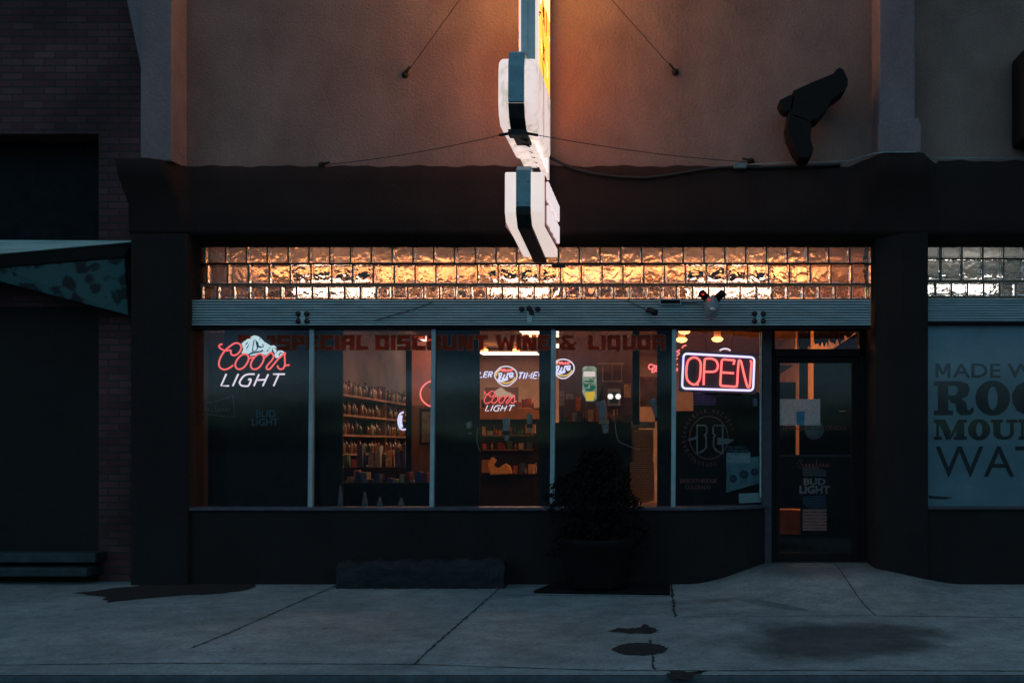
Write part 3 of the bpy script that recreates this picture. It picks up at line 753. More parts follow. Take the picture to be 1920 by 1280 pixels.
# ------------------------------------------------------------------ LEFT NEIGHBOUR (brick)
def brickmat():
    m, nt, out = new_mat('old dark red brick')
    p = N(nt, 'ShaderNodeBsdfPrincipled', Roughness=.9)
    g = N(nt, 'ShaderNodeNewGeometry'); mp = N(nt, 'ShaderNodeMapping'); mp.inputs['Rotation'].default_value = (R(90), 0, 0)
    L(nt, g.outputs['Position'], mp.inputs[0])
    bt = N(nt, 'ShaderNodeTexBrick', Scale=1.0); bt.inputs['Brick Width'].default_value = .215; bt.inputs['Row Height'].default_value = .072
    bt.inputs['Mortar Size'].default_value = .008; bt.inputs['Color1'].default_value = (.10, .028, .030, 1); bt.inputs['Color2'].default_value = (.15, .055, .055, 1)
    bt.inputs['Mortar'].default_value = (.045, .032, .032, 1); bt.inputs['Bias'].default_value = -.1
    L(nt, mp.outputs[0], bt.inputs['Vector'])
    n = N(nt, 'ShaderNodeTexNoise', Scale=1.2, Detail=5.0); L(nt, g.outputs['Position'], n.inputs['Vector'])
    r = N(nt, 'ShaderNodeMapRange'); r.inputs['From Min'].default_value = .35; r.inputs['From Max'].default_value = .65; r.inputs['To Min'].default_value = .5; r.inputs['To Max'].default_value = 1.3
    L(nt, n.outputs['Fac'], r.inputs['Value'])
    mx = N(nt, 'ShaderNodeMix', data_type='RGBA', blend_type='MULTIPLY'); mx.inputs[0].default_value = 1
    L(nt, bt.outputs['Color'], mx.inputs[6]); L(nt, r.outputs[0], mx.inputs[7]); L(nt, mx.outputs[2], p.inputs['Base Color'])
    b = N(nt, 'ShaderNodeBump', Strength=.6, Distance=.008, invert=True); L(nt, bt.outputs['Fac'], b.inputs['Height']); L(nt, b.outputs[0], p.inputs['Normal'])
    L(nt, p.outputs[0], out.inputs['Surface'])
    return m
M['brick'] = brickmat()
NB = thing('brick_building', (WX(120, .25), .5, 0), 'dark red brick building left of the shop, with a large unlit upper window', 'building')
yb = .22
mb = MB(); mb.box(-10.5, WX(0, yb)-1.2, yb, .9, 0, TOP); mb.box(WX(185, yb), XL+.06, yb, .9, 0, TOP)
mb.box(WX(0, yb)-1.2, WX(185, yb), yb, .9, WZ(251, yb), TOP); mb.box(WX(0, yb)-1.2, WX(185, yb), yb, .9, WZ(575, yb), WZ(452, yb))
mb.build('brick_wall', M['brick'], NB)
w_ = MB().pbox(-240, 184, 252, 452, yb+.3, .02).build('window', pbr('unlit dark glass', (.012, .014, .016), .8, spec=.1), NB)
mb = MB(); mb.box(WX(0, yb)-1.2, WX(185, yb), yb+.02, .9, .0, WZ(575, yb)); mb.build('shopfront_wall', M['darkpaint'], NB)
# ledges at the foot of the neighbour's shopfront
lm = pbr('painted ledge', (.022, .034, .038), .7, .6, 5)
mb = MB(); mb.box(-10, WX(182, .05), .02, .24, WZ(1054, .05), WZ(1036, .05)); mb.build('ledge', lm, NB, bevel=.01)
mb = MB(); mb.box(-10, WX(165, -.05), -.08, .24, WZ(1080, -.05), WZ(1064, -.05)); mb.build('ledge', lm, NB, bevel=.01)
# awning
AW = thing('awning', W(110, 600, 0), 'pale teal topped awning with a patterned drop, over the left neighbour shopfront', 'awning')
mb = MB()
v = [W(246, 451, .0), W(-220, 449, .15), W(-220, 500, -.5), W(0, 475.5, -.30), (W(246, 453.5, -.02))]
mb.add([tuple(p) for p in v]+[(p.x, p.y+.12, p.z-.02) for p in v], [(0, 1, 2, 3, 4), (9, 8, 7, 6, 5)]+[(i, (i+1) % 5, (i+1) % 5+5, i+5) for i in range(5)])
mb.build('canopy_top', M['teallight'], AW)
mb = MB()
v = [W(246, 455, .0), W(0, 478, -.28), W(-220, 503, -.5), W(-220, 520, -.48), W(0, 500, -.26), W(232, 482, .0)]
mb.add([tuple(p) for p in v]+[(p.x, p.y+.1, p.z) for p in v], [tuple(range(6)), tuple(range(11, 5, -1))]+[(i, (i+1) % 6, (i+1) % 6+6, i+6) for i in range(6)])
mb.build('fascia', M['black'], AW)
def patmat():
    m, nt, out = new_mat('curling leaf pattern cloth')
    p = N(nt, 'ShaderNodeBsdfPrincipled', Roughness=.9)
    g = N(nt, 'ShaderNodeNewGeometry'); vo = N(nt, 'ShaderNodeTexVoronoi', Scale=7.0, feature='F1'); n = N(nt, 'ShaderNodeTexNoise', Scale=4.5, Detail=3.0, Distortion=2.5)
    L(nt, g.outputs['Position'], vo.inputs['Vector']); L(nt, g.outputs['Position'], n.inputs['Vector'])
    mu = N(nt, 'ShaderNodeMath', operation='MULTIPLY'); L(nt, vo.outputs['Distance'], mu.inputs[0]); L(nt, n.outputs['Fac'], mu.inputs[1])
    r = N(nt, 'ShaderNodeValToRGB'); r.color_ramp.elements[0].position = .17; r.color_ramp.elements[0].color = (.012, .02, .02, 1)
    r.color_ramp.elements[1].position = .26; r.color_ramp.elements[1].color = (.035, .10, .10, 1)
    L(nt, mu.outputs[0], r.inputs['Fac']); L(nt, r.outputs[0], p.inputs['Base Color']); L(nt, p.outputs[0], out.inputs['Surface'])
    return m
mb = MB()
v = [W(232, 484, .0), W(0, 502, -.24), W(-220, 520, -.45), W(-220, 480, -.44), W(0, 527, -.22), W(110, 557, -.1), W(240, 590, .0)]
mb.add([tuple(p) for p in v]+[(p.x, p.y+.03, p.z) for p in v], [tuple(range(7)), tuple(range(13, 6, -1))]+[(i, (i+1) % 7, (i+1) % 7+7, i+7) for i in range(7)])
mb.build('patterned_drop', patmat(), AW)

# ------------------------------------------------------------------ PROJECTING SIGN
XS = -1.2
SG = thing('projecting_sign', (XS, -.6, 3.1), 'tall lit projecting sign of stacked cream boxes with teal metal edges and a yellow panel', 'sign')
def yz_box(prof, xa, xb, name, mat, bev):
    mb = MB(); mb.prism(prof, 'x', xa, xb); return mb.build(name, mat, SG, bevel=bev, seg=4, angle=25)
def edge_band(prof, w, off, name, mat):
    """metal strap running along the sign edge (open profile), w wide in X, standing proud by off"""
    P = [Vector((0, y, z)) for y, z in prof]; c = Vector((0, sum(p.y for p in P)/len(P), sum(p.z for p in P)/len(P)))
    outp = []
    for i, p in enumerate(P):
        t = (P[min(i+1, len(P)-1)]-P[max(i-1, 0)]).normalized(); n = Vector((0, -t.z, t.y))
        if n.dot(p-c) < 0: n = -n
        outp.append(p+n*off)
    mb = MB(); n = len(P)
    for q in (P, outp):
        for p in q: mb.v += [(XS-w/2, p.y, p.z), (XS+w/2, p.y, p.z)]
    a = 0; b = 2*n
    for i in range(n-1):
        i0, i1, j0, j1 = 2*i, 2*i+1, 2*i+2, 2*i+3
        mb.f += [(b+i0, b+i1, b+j1, b+j0), (i0, j0, j1, i1), (i0, b+i0, b+j0, j0), (i1, j1, b+j1, b+i1)]
        mb.sm += [False]*4
    mb.f += [(0, 1, b+1, b), (2*n-2, b+2*n-2, b+2*n-1, 2*n-1)]; mb.sm += [False]*2
    return mb.build(name, mat, SG, bevel=.004)
# B: middle box
pB = [(-.66, 4.565), (-1.56, 4.565), (-1.635, 4.53), (-1.665, 4.44), (-1.67, 4.16), (-1.64, 4.06), (-1.55, 3.985), (-.66, 3.985)]
yz_box(pB, XS-.160, XS+.160, 'box_body', M['cream'], .045)
sB = [(-.70, 4.585), (-1.58, 4.585), (-1.665, 4.545), (-1.695, 4.44), (-1.70, 4.15)]
edge_band(sB, .128, .03, 'edge_strap', M['teal'])
sB2 = [(-1.70, 4.15), (-1.66, 4.05), (-1.56, 3.97), (-.62, 3.965)]
edge_band(sB2, .128, .03, 'edge_strap', M['steel'])
# C: lower box
pC = [(-.13, 3.715), (-1.24, 3.715), (-1.26, 3.70), (-1.265, 3.36), (-1.20, 3.285), (-.13, 3.19)]
yz_box(pC, XS-.166, XS+.166, 'box_body', M['cream2'], .012)
sC = [(-.6, 3.735), (-1.25, 3.735), (-1.285, 3.71), (-1.29, 3.40)]
edge_band(sC, .125, .025, 'edge_strap', M['teal'])
sC2 = [(-1.29, 3.40), (-1.285, 3.35), (-1.21, 3.265), (-.14, 3.165)]
edge_band(sC2, .125, .03, 'edge_strap', M['steel'])
for sgn in (1, -1):
    xf = XS+sgn*.168
    MB().box(min(xf, xf+sgn*.004), max(xf, xf+sgn*.004), -1.19, -.15, 3.26, 3.70).build('sign_face', M['signred'], SG)
    # raised white strokes of the face lettering, too foreshortened to read
    for row, (z0, z1, ya, yb_, n) in enumerate(((3.50, 3.665, -1.14, -.2, 6), (3.30, 3.47, -1.10, -.2, 7))):
        mb = MB(); w = (yb_-ya)/n
        for k in range(n):
            y = ya+k*w
            mb.box(min(xf+sgn*.004, xf+sgn*(.018+.012*sgn)), max(xf+sgn*.004, xf+sgn*(.018+.012*sgn)), y+.012, y+w*.82, z0+.01*(k % 2), z1)
        mb.build('raised_letters', M['signwhite'], SG, bevel=.012, seg=3)
# A: tall yellow panel going up out of the picture
yz_box([(-.12, 4.36), (-.99, 4.36), (-.99, 7.6), (-.12, 7.6)], XS-.085, XS+.085, 'panel_body', M['creamstrip'], .01)
def yellowface():
    m, nt, out = new_mat('yellow painted lit face')
    g = N(nt, 'ShaderNodeNewGeometry'); mp = N(nt, 'ShaderNodeMapping'); mp.inputs['Scale'].default_value = (1, 3.5, 2.2); mp.inputs['Rotation'].default_value = (.25, 0, 0)
    L(nt, g.outputs['Position'], mp.inputs[0])
    n = N(nt, 'ShaderNodeTexNoise', Scale=1.7, Detail=3.0, Distortion=.7, Roughness=.5); L(nt, mp.outputs[0], n.inputs['Vector'])
    r = N(nt, 'ShaderNodeValToRGB'); cr = r.color_ramp; cr.interpolation = 'CONSTANT'
    cr.elements[0].position = 0; cr.elements[0].color = (.03, .01, .005, 1)
    cr.elements[1].position = .395; cr.elements[1].color = (.95, .30, .03, 1)
    for ps, c in ((.43, (1, .25, .035)), (.64, (.9, .85, .75)), (.69, (1, .25, .035))):
        e = cr.elements.new(ps); e.color = rgba(c)
    L(nt, n.outputs['Fac'], r.inputs['Fac'])
    e = N(nt, 'ShaderNodeEmission', Strength=3.1); L(nt, r.outputs[0], e.inputs['Color']); L(nt, e.outputs[0], out.inputs['Surface'])
    return m
M['yellow'] = yellowface()
M['yellowtop'] = emis('bright orange upper face', (1, .50, .15), 4.4)  # face above the view, set brighter than the lower one to light the wall
for sgn in (1, -1):
    xf = XS+sgn*.088
    MB().box(min(xf, xf+sgn*.006), max(xf, xf+sgn*.006), -.93, -.15, 4.38, 5.45).build('painted_face', M['yellow'], SG)
    MB().box(min(xf, xf+sgn*.006), max(xf, xf+sgn*.006), -.93, -.15, 5.46, 7.55).build('painted_face', M['yellowtop'], SG)
mb = MB(); mb.box(XS-.062, XS-.004, -1.012, -.992, 4.3, 7.6); mb.box(XS+.004, XS+.062, -1.012, -.992, 4.3, 7.6); mb.box(XS-.004, XS+.004, -1.004, -.992, 4.3, 7.6)
mb.build('edge_strap', M['teal2'], SG)
# D: white lower face panel between yellow panel and bottom box
yz_box([(-.16, 3.93), (-1.25, 3.93), (-1.25, 3.95), (-.95, 4.34), (-.16, 4.34)], XS-.09, XS+.09, 'panel_body', M['cream'], .006)
for sgn in (1, -1):
    xf = XS+sgn*.091
    mb = MB()
    for y, z0, z1 in ((-1.05, 3.97, 4.12), (-.82, 3.96, 4.3), (-.6, 3.96, 4.22), (-.42, 3.96, 4.3)): mb.prism([(y, z0), (y+.09, z0), (y+.02, z1), (y-.06, z1)], 'x', min(xf, xf+sgn*.012), max(xf, xf+sgn*.012))
    mb.build('raised_letters', M['signwhite'], SG)
    mb = MB()
    for y, z0, z1 in ((-.36, 4.1, 4.32),): mb.box(min(xf, xf+sgn*.008), max(xf, xf+sgn*.008), y, y+.07, z0, z1)
    mb.build('red_lettering', plastic_lit('red mark', (.5, .03, .03), .3), SG)
# rivets and seam
for y, z in ((-1.69, 4.36), (-1.70, 4.2), (-1.29, 3.62), (-1.29, 3.44)):
    for dx in (.04, -.045): MB().lathe([(0, -.006), (.006, -.005), (.007, 0)], (XS+dx, y-.03, z), 8, 'y').build('rivet', M['trim'], SG)
MB().box(XS+.1595, XS+.162, -1.2, -1.19, 4.02, 4.53).build('seam', M['steel'], SG)
# structure between the boxes and to the wall
mb = MB()
mb.box(XS-.045, XS+.045, -.18, .0, 3.2, 7.2); mb.box(XS-.03, XS+.03, -.66, -.12, 4.0, 4.06); mb.box(XS+.10, XS+.23, -.04, .03, WZ(500, -.04), WZ(494, -.04))
mb.box(XS-.05, XS+.05, -.6, -.1, 3.735, 3.93)
for k in range(6):
    y = -1.5+k*.16; mb.tube([(XS-.05, y, 3.95), (XS+.05, y+.1, 3.93)], .008, 6)
mb.build('mounting_frame', M['steel'], SG, bevel=.004)
mb = MB(); p = W(958, 239, -1.62); mb.box(XS-.075, XS+.075, -1.66, -1.56, 3.905, 3.95)
mb.tube([(XS-.075, -1.61, 3.93), (XS-.16, -1.58, 3.925)], .012, 6); mb.tube([(XS+.075, -1.61, 3.93), (XS+.16, -1.58, 3.925)], .012, 6)
mb.build('wire_clamp', M['steel'], SG)

# guy wires
def wire(a, b, label, sag=.0, r=.0035, mat='wire'):
    a, b = Vector(a), Vector(b); pts = []
    for k in range(13):
        t = k/12; p = a.lerp(b, t); p.z -= sag*4*t*(1-t); pts.append(p)
    mb = MB(); mb.tube(pts, r, 5)
    return tag(mb.build('guy_wire', M[mat]), label, 'wire', 'guy wires bracing the projecting sign')
topz = 6.05
wire(W(762, 138, -.03), (XS-.09, -.95, topz), 'thin steel guy wire rising from the left wall anchor towards the sign top')
wire(W(1265, 133, -.03), (XS+.09, -.95, topz), 'thin steel guy wire rising from the right wall anchor towards the sign top')
wire((XS-.16, -1.58, 3.925), W(606, 309, -.05), 'thin guy wire running left from the sign clamp to the dark band', .03)
wire((XS+.16, -1.58, 3.925), W(1404, 304, -.05), 'thin guy wire running from the sign clamp to the right anchor by the junction box', .03)
for px, py, lab in ((760, 141, 'dark wall anchor with turnbuckle on the stucco left of the sign'), (1266, 136, 'dark wall anchor with turnbuckle on the stucco right of the sign'), (604, 310, 'small dark anchor at the top of the dark band, far left of the sign'), (1408, 303, 'small dark anchor beside the grey junction box')):
    p = W(px, py, -.001); an = thing('wall_anchor', p, lab, 'anchor', 'anchors of the guy wires')
    mb = MB(); mb.lathe([(.034, .0), (.034, -.012), (.016, -.018), (.014, -.05), (.0, -.05)], p, 12, 'y'); mb.build('plate', M['steel'], an)
    d = Vector((1 if px < 1000 else -1, 0, 1.2 if py < 200 else .2)).normalized()
    mb = MB(); mb.tube([p+Vector((0, -.04, 0)), p+Vector((0, -.045, 0))+d*.09], .011, 6); mb.build('turnbuckle', M['steel'], an)
# power cable and junction box
pts = [(XS+.05, -.12, WZ(292, -.1))]+[tuple(W(x, y, -.06)) for x, y in ((1045, 303), (1075, 316), (1110, 325), (1160, 332), (1210, 334), (1260, 328), (1310, 319), (1350, 314.5), (1385, 313), (1420, 314), (1520, 311.5), (1575, 309))]
cp = []
for a, b in zip(pts[:-1], pts[1:]):
    for k in range(4): cp.append(Vector(a).lerp(Vector(b), k/4))
cp.append(Vector(pts[-1])); mb = MB(); mb.tube(cp, .015, 8)
tag(mb.build('power_cable', M['cable']), 'thick black cable sagging from the projecting sign to the junction box', 'cable')
mb = MB(); mb.pbox(1376, 1400, 304, 315, -.11, .07); jb = mb.build('junction_box', pbr('grey box', (.16, .2, .21), .6), bevel=.006); tag(jb, 'small grey junction box at the right end of the sagging cable', 'junction box')
# black angled wall fixture
mb = MB()
fx = thing('wall_floodlight', W(1505, 292, -.2), 'big black angled fixture on the stucco near the right pilaster', 'light fixture')
Yf = -.34
def inpx(l, ox=1440, oy=110, s=6.4): return [(ox+x/s, oy+y/s) for x, y in l]
mb.pprism(inpx([(300, 385), (520, 285), (780, 178), (820, 130), (860, 100), (905, 130), (925, 170), (962, 250), (958, 320), (930, 380), (860, 430), (760, 500), (700, 610), (610, 720), (500, 760), (300, 700), (255, 620), (290, 430)]), Yf, .24)
mb.build('lamp_housing', M['black'], fx, bevel=.008)
mb = MB(); mb.pprism(inpx([(128, 520), (150, 490), (270, 432), (320, 450), (300, 610), (215, 632), (160, 590)]), Yf, .18); mb.build('hood', M['black'], fx, bevel=.006)
mb = MB(); mb.pprism(inpx([(255, 640), (520, 740), (515, 960), (548, 1080), (520, 1180), (450, 1195), (380, 1180), (310, 1060), (250, 920), (225, 800)]), Yf, .26); mb.build('mounting_arm', M['black'], fx, bevel=.008)
MB().box(WX(1520, 0), WX(1540, 0), -.3, .0, WZ(215), WZ(200)).build('bracket', M['steel'], fx)
# dark object at the far right edge
mb = MB(); mb.pprism([(1916, 96), (1935, 80), (2000, 80), (2000, 270), (1916, 262)], -.3, .3); tag(mb.build('dark_wall_box', M['black'], bevel=.03), 'tall black box on the stucco at the far right edge', 'wall box')

# header mounted security light, vent and lamp
p = W(1335, 590, -.1)
sl = thing('security_light', p, 'twin headed grey security light over the door end of the header', 'light fixture')
mb = MB(); c = W(1334, 577, -.12)
vs = []; mb.lathe([(0, .11), (.055, .10), (.07, .05), (.075, 0), (.065, -.06), (.04, -.10), (0, -.115)], c, 16); mb.build('sensor_body', M['skull'], sl)
mb = MB(); mb.lathe([(.0, .02), (.028, .012), (.03, 0), (.02, -.012), (0, -.015)], W(1336, 580, -.2), 12); mb.build('sensor_lens', pbr('pale lens', (.75, .75, .65), .3), sl)
for dx, sg in ((-13, -1), (15, 1)):
    mb = MB(); c = W(1334+dx, 555, -.13); d = Vector((sg*.45, -.6, .35)).normalized()
    mb.tube([c-d*.05, c-d*.02, c+d*.04, c+d*.055], .038, 12); mb.build('lamp_head', M['black'], sl)
    mb = MB(); mb.tube([W(1334, 568, -.10), W(1334+dx*.6, 561, -.11), c], .014, 8); mb.build('swivel_arm', M['skull'], sl)
for q in ((1318, 552), (1329, 562)):
    mb = MB(); mb.lathe([(0, .012), (.014, .006), (.015, -.004), (0, -.01)], W(q[0], q[1], -.19), 10); mb.build('red_glint', M['red'], sl)  # red reflections put in as small glowing discs
vt = thing('vent_grille', W(1257, 571, .0), 'small black slot vent with a pale rim on the header', 'vent')
mb = MB(); Yv = .005
mb.pbox(1237, 1277, 560.5, 562, Yv, .02); mb.pbox(1237, 1277, 569.5, 571, Yv, .02); mb.pbox(1237, 1238.8, 562, 569.5, Yv, .02); mb.pbox(1275.2, 1277, 562, 569.5, Yv, .02); mb.build('rim', M['trim'], vt)
MB().pbox(1238.8, 1275.2, 562, 569.5, Yv+.012, .01).build('slot', M['black'], vt)
fl = thing('spot_lamp', W(1225, 588, -.02), 'small dark spot lamp on the header left of the slot vent', 'light fixture')
mb = MB(); mb.tube([W(1214, 581, -.02), W(1222, 583, -.06), W(1229, 586, -.1)], .024, 12, .034); mb.build('lamp_head', M['steel'], fl)
mb = MB(); mb.lathe([(.024, .01), (.024, 0), (.015, -.03)], W(1213, 580, .02), 10, 'y'); mb.build('lamp_base', M['skull'], fl)
def hcable(pts, label):
    mb = MB(); mb.tube([W(x, y, .022) for x, y in catmull(pts, 5)], .0035, 5); tag(mb.build('thin_cable', M['cable']), label, 'cable')
hcable([(702, 601), (740, 590), (780, 578), (812, 566)], 'thin black cable slanting across the left part of the ribbed header')
hcable([(1172, 560), (1190, 570), (1212, 580)], 'thin cable reaching the small spot lamp on the header')
hcable([(1277, 568), (1300, 568), (1320, 565)], 'thin cable between the slot vent and the twin headed light')

# ------------------------------------------------------------------ SHOP INTERIOR (setting)
ZC = 3.45; YB = 13.5
XLW, XRW = WX(352, .3)-.05, 2.42
def st(name, mb, mat): return tag(mb.build(name, mat), kind='structure')
st('shop_floor', MB().box(XLW-.2, XRW+.2, .3, YB, -.1, .02), M['shopfloor'])
st('shop_ceiling', MB().box(XLW-.2, XRW+.2, .30, YB, ZC, ZC+.1), M['ceil'])
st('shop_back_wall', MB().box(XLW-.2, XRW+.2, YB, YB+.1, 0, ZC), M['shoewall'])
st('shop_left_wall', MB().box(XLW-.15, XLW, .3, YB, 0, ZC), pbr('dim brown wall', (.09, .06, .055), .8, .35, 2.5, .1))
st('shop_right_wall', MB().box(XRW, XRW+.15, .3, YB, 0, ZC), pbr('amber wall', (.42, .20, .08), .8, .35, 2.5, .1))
st('shop_roof', MB().box(XLW-.2, 7.6, .26, YB, ZC+.12, ZC+.2), M['black'])
# right neighbour's lit room behind its block band
st('next_room_back', MB().box(XRW+.22, 7.6, 2.6, 2.7, 0, ZC), pbr('grey plaster', (.6, .6, .54), .9, .4, 2))
st('next_room_ceiling', MB().box(XRW+.22, 7.6, .3, 2.7, ZC-.02, ZC+.05), pbr('grey ceiling', (.65, .65, .6), .9))
st('next_room_side', MB().box(XRW+.16, XRW+.22, .58, 2.7, 0, ZC), M['blackcloth'])
# partition behind fourth pane
st('shop_partition', MB().box(WX(1048, 2.6), WX(1197, 2.6), 2.6, 2.7, 0, ZC), pbr('mauve partition', (.13, .09, .11), .9, .35, 3, .1))

def fixture(x0, x1, y, z, w, mat, label, h=.05, group='ceiling lights of the shop', up=False):
    t = thing('ceiling_light', ((x0+x1)/2, y, z), label, 'ceiling light', group)
    a = z+.045 if up else z
    MB().box(x0, x1, y-w/2, y+w/2, a, a+.02).build('diffuser', M[mat], t)
    if up: MB().box(x0-.01, x1+.01, y-w/2-.012, y-w/2-.002, z, z+.075).build('side_shade', M['lampwhite'], t)
    b = z if up else z+.021
    MB().box(x0-.01, x1+.01, y-w/2-.01, y+w/2+.01, b, b+.04 if up else z+h).build('housing', M['lampwhite'], t)
zl = ZC-.12
def at_row(py): return (zl-CAMZ)*F/(VY-py)+CAMY
for pa, pb_, py, w, lab in (
    (975, 1020, 622, .55, 'bright square ceiling panel seen at the top of the third pane, nearest the street'),
    (902, 1008, 663.5, .5, 'long bright ceiling panel at the back, above the blue and red neon signs'),
    (1040, 1100, 621, .6, 'bright ceiling panel at the top left of the fourth pane'),
    (1040, 1112, 649.5, .6, 'long bright ceiling panel low in the fourth pane, behind the lettering'),
    (786, 826, 636, .7, 'bright ceiling panel beside the second mullion, behind the word discount'),):
    y = at_row(py); fixture(WX(pa, y), WX(pb_, y), y, zl, w, 'tube', lab)
for px, py in ((908, 656), (968, 656), (1278, 636), (1345, 635), (1283, 620)):
    y = at_row(py) if py > 640 else 4.2 if py > 625 else 3.2
    z = zl if py > 640 else WZ(py, y)
    t = thing('ceiling_bulb', (WX(px, y), y, z), 'warm bulb %s' % ({908: 'left end of the third pane row', 968: 'middle of the third pane row', 1278: 'at the left edge of the fifth pane, lower of two', 1345: 'above the middle of the open sign', 1283: 'at the top left corner of the fifth pane'}[px]), 'light bulb', 'warm ceiling bulbs')
    MB().lathe([(0, -.05), (.06, -.035), (.085, 0), (.06, .02), (0, .025)], (WX(px, y), y, z), 14).build('globe', M['bulb'], t)
    MB().lathe([(.05, .02), (.05, .1), (.07, .12)], (WX(px, y), y, z), 12).build('socket', M['brown'], t)
x_, y_ = 2.15, 6.4  # added bulb, out of view, to light the side wall
t = thing('ceiling_bulb', (x_, y_, 2.9), 'added warm bulb lighting the amber side wall, hidden behind the bar over the door', 'light bulb', 'warm ceiling bulbs')
MB().lathe([(0, -.05), (.06, -.035), (.085, 0), (.06, .02), (0, .025)], (x_, y_, 2.88), 14).build('globe', M['hiddenbulb'], t)
MB().lathe([(.012, .02), (.012, .55)], (x_, y_, 2.88), 8).build('cord', M['brown'], t)
# strip lamps hung just behind the glass blocks
for pa, pb_, ln in ((560, 705, 'left'), (925, 1040, 'middle'), (1290, 1440, 'right')):
    y = 1.15; t = thing('strip_lamp', (WX((pa+pb_)/2, y), y, 3.02), 'warm strip lamp glowing behind the %s bright patch of the glass blocks' % ln, 'strip lamp', 'strip lamps behind the glass blocks')
    mb = MB(); mb.tube([(WX(pa, y), y, 3.09), (WX(pb_, y), y, 3.09)], .075, 12); mb.build('tube', M['tubewarm'], t)
    MB().box(WX(pa, y)-.03, WX(pb_, y)+.03, y-.05, y+.05, 3.20, 3.26).build('housing', M['lampwhite'], t)
t = thing('strip_lamp', (WX(1770, 1.2), 1.2, 3.0), 'white strip lamp behind the silvery glass blocks on the right', 'strip lamp', 'strip lamps behind the glass blocks')
MB().tube([(WX(1700, 1.2), 1.2, 3.12), (WX(1860, 1.2), 1.2, 3.12)], .06, 10).build('tube', M['tubecool'], t)
MB().box(WX(1700, 1.2), WX(1800, 1.2), 1.15, 1.25, 3.16, 3.2).build('housing', M['lampwhite'], t)

# added rows of warm lamps brightening the shop, above the window heads
for X, w_ in ((-4.2, 'far left'), (-2.85, 'second from the left'), (-1.5, 'middle'), (-.15, 'second from the right'), (1.2, 'far right')):
    fixture(X-.58, X+.58, 1.9, ZC-.27, .3, 'fillup', '%s amber fill uplight in the added row just behind the glass blocks' % w_, group='added amber uplights behind the glass blocks', up=True)
for i, (X, y) in enumerate(((-1.2, 5.6), (-.1, 5.8), (1.5, 5.4), (-2.0, 8.6), (-1.1, 10.4))):
    fixture(X-.6, X+.6, y, ZC-.07, .35, 'fillamber', '%s added amber ceiling lamp %s, above the shop floor' % (('left', 'middle', 'right', 'left', 'right')[i], 'of the near three' if i < 3 else 'of the far pair'))
x_, y_ = 2.15, 6.4  # unseen bulb put in for the glow on the side wall
t = thing('ceiling_bulb', (x_, y_, 2.9), 'added warm bulb lighting the amber side wall, hidden behind the bar over the door', 'light bulb', 'warm ceiling bulbs')
MB().lathe([(0, -.05), (.06, -.035), (.085, 0), (.06, .02), (0, .025)], (x_, y_, 2.88), 14).build('globe', M['hiddenbulb'], t)
MB().lathe([(.012, .02), (.012, .55)], (x_, y_, 2.88), 8).build('cord', M['brown'], t)
# strip lamps hung just behind the glass blocks
for pa, pb_, ln in ((560, 705, 'left'), (925, 1040, 'middle'), (1290, 1440, 'right')):
    y = 1.15; t = thing('strip_lamp', (WX((pa+pb_)/2, y), y, 3.02), 'warm strip lamp glowing behind the %s bright patch of the glass blocks' % ln, 'strip lamp', 'strip lamps behind the glass blocks')
    mb = MB(); mb.tube([(WX(pa, y), y, 3.09), (WX(pb_, y), y, 3.09)], .075, 12); mb.build('tube', M['tubewarm'], t)
    MB().box(WX(pa, y)-.03, WX(pb_, y)+.03, y-.05, y+.05, 3.20, 3.26).build('housing', M['lampwhite'], t)
t = thing('strip_lamp', (WX(1770, 1.2), 1.2, 3.0), 'white strip lamp behind the silvery glass blocks on the right', 'strip lamp', 'strip lamps behind the glass blocks')
MB().tube([(WX(1700, 1.2), 1.2, 3.12), (WX(1860, 1.2), 1.2, 3.12)], .06, 10).build('tube', M['tubecool'], t)
MB().box(WX(1700, 1.2), WX(1800, 1.2), 1.15, 1.25, 3.16, 3.2).build('housing', M['lampwhite'], t)

# warm lamps added to lift the room and the glass blocks, above the window heads
for i, (X, y) in enumerate(((-3.2, 2.6), (-1.0, 2.4), (1.15, 2.3), (-2.9, 5.6), (-.4, 5.8), (1.5, 5.4), (-2.0, 8.6), (-1.1, 10.4))):
    fixture(X-.6, X+.6, y, ZC-(.25 if i < 3 else .07), .35, 'fillup' if i < 3 else 'fillamber', '%s added amber ceiling lamp in the %s row from the street, glowing through the glass blocks' % (('left', 'middle', 'right')[i % 3] if i < 6 else ('left', 'right')[i-6], ('nearest', 'second', 'farthest')[min(2, i//3)]), .05, up=i < 3)
# black blinds / boards hung just inside the glass
def blind(px0, px1, py0, py1, label, Y=.32):
    t = MB().pbox(px0, px1, py0, py1, Y, .03).build('window_board', M['blackcloth']); tag(t, label, 'board', 'dark boards inside the windows')
blind(421, 600, 606, 960, 'dark board filling the right part of the first window, behind the mountain neon')
blind(592, 642, 606, 960, 'dark board at the left edge of the second window')
blind(813, 899, 606, 960, 'dark board covering the left part of the third window')
blind(1011, 1040, 606, 960, 'narrow dark board at the right edge of the third window')
blind(1232, 1266, 606, 960, 'dark board at the right edge of the fourth window')
blind(1186, 1199, 606, 796, 'narrow dark upright inside the fourth window, above the paper notices', .4)
blind(1040, 1184, 792, 960, 'low dark board behind the shrub in the fourth window', .8)
blind(1300, 1445, 735, 1000, 'low dark board added to darken the fifth window, behind the round emblem', .75)  # this board and the next are added to keep the lower pane dark
blind(1266, 1300, 770, 1000, 'small dark board added to darken the lower left of the fifth window', .8)
blind(761, 771, 650, 960, 'thin dark upright inside the second window, right of the bottle shelves', 1.2)
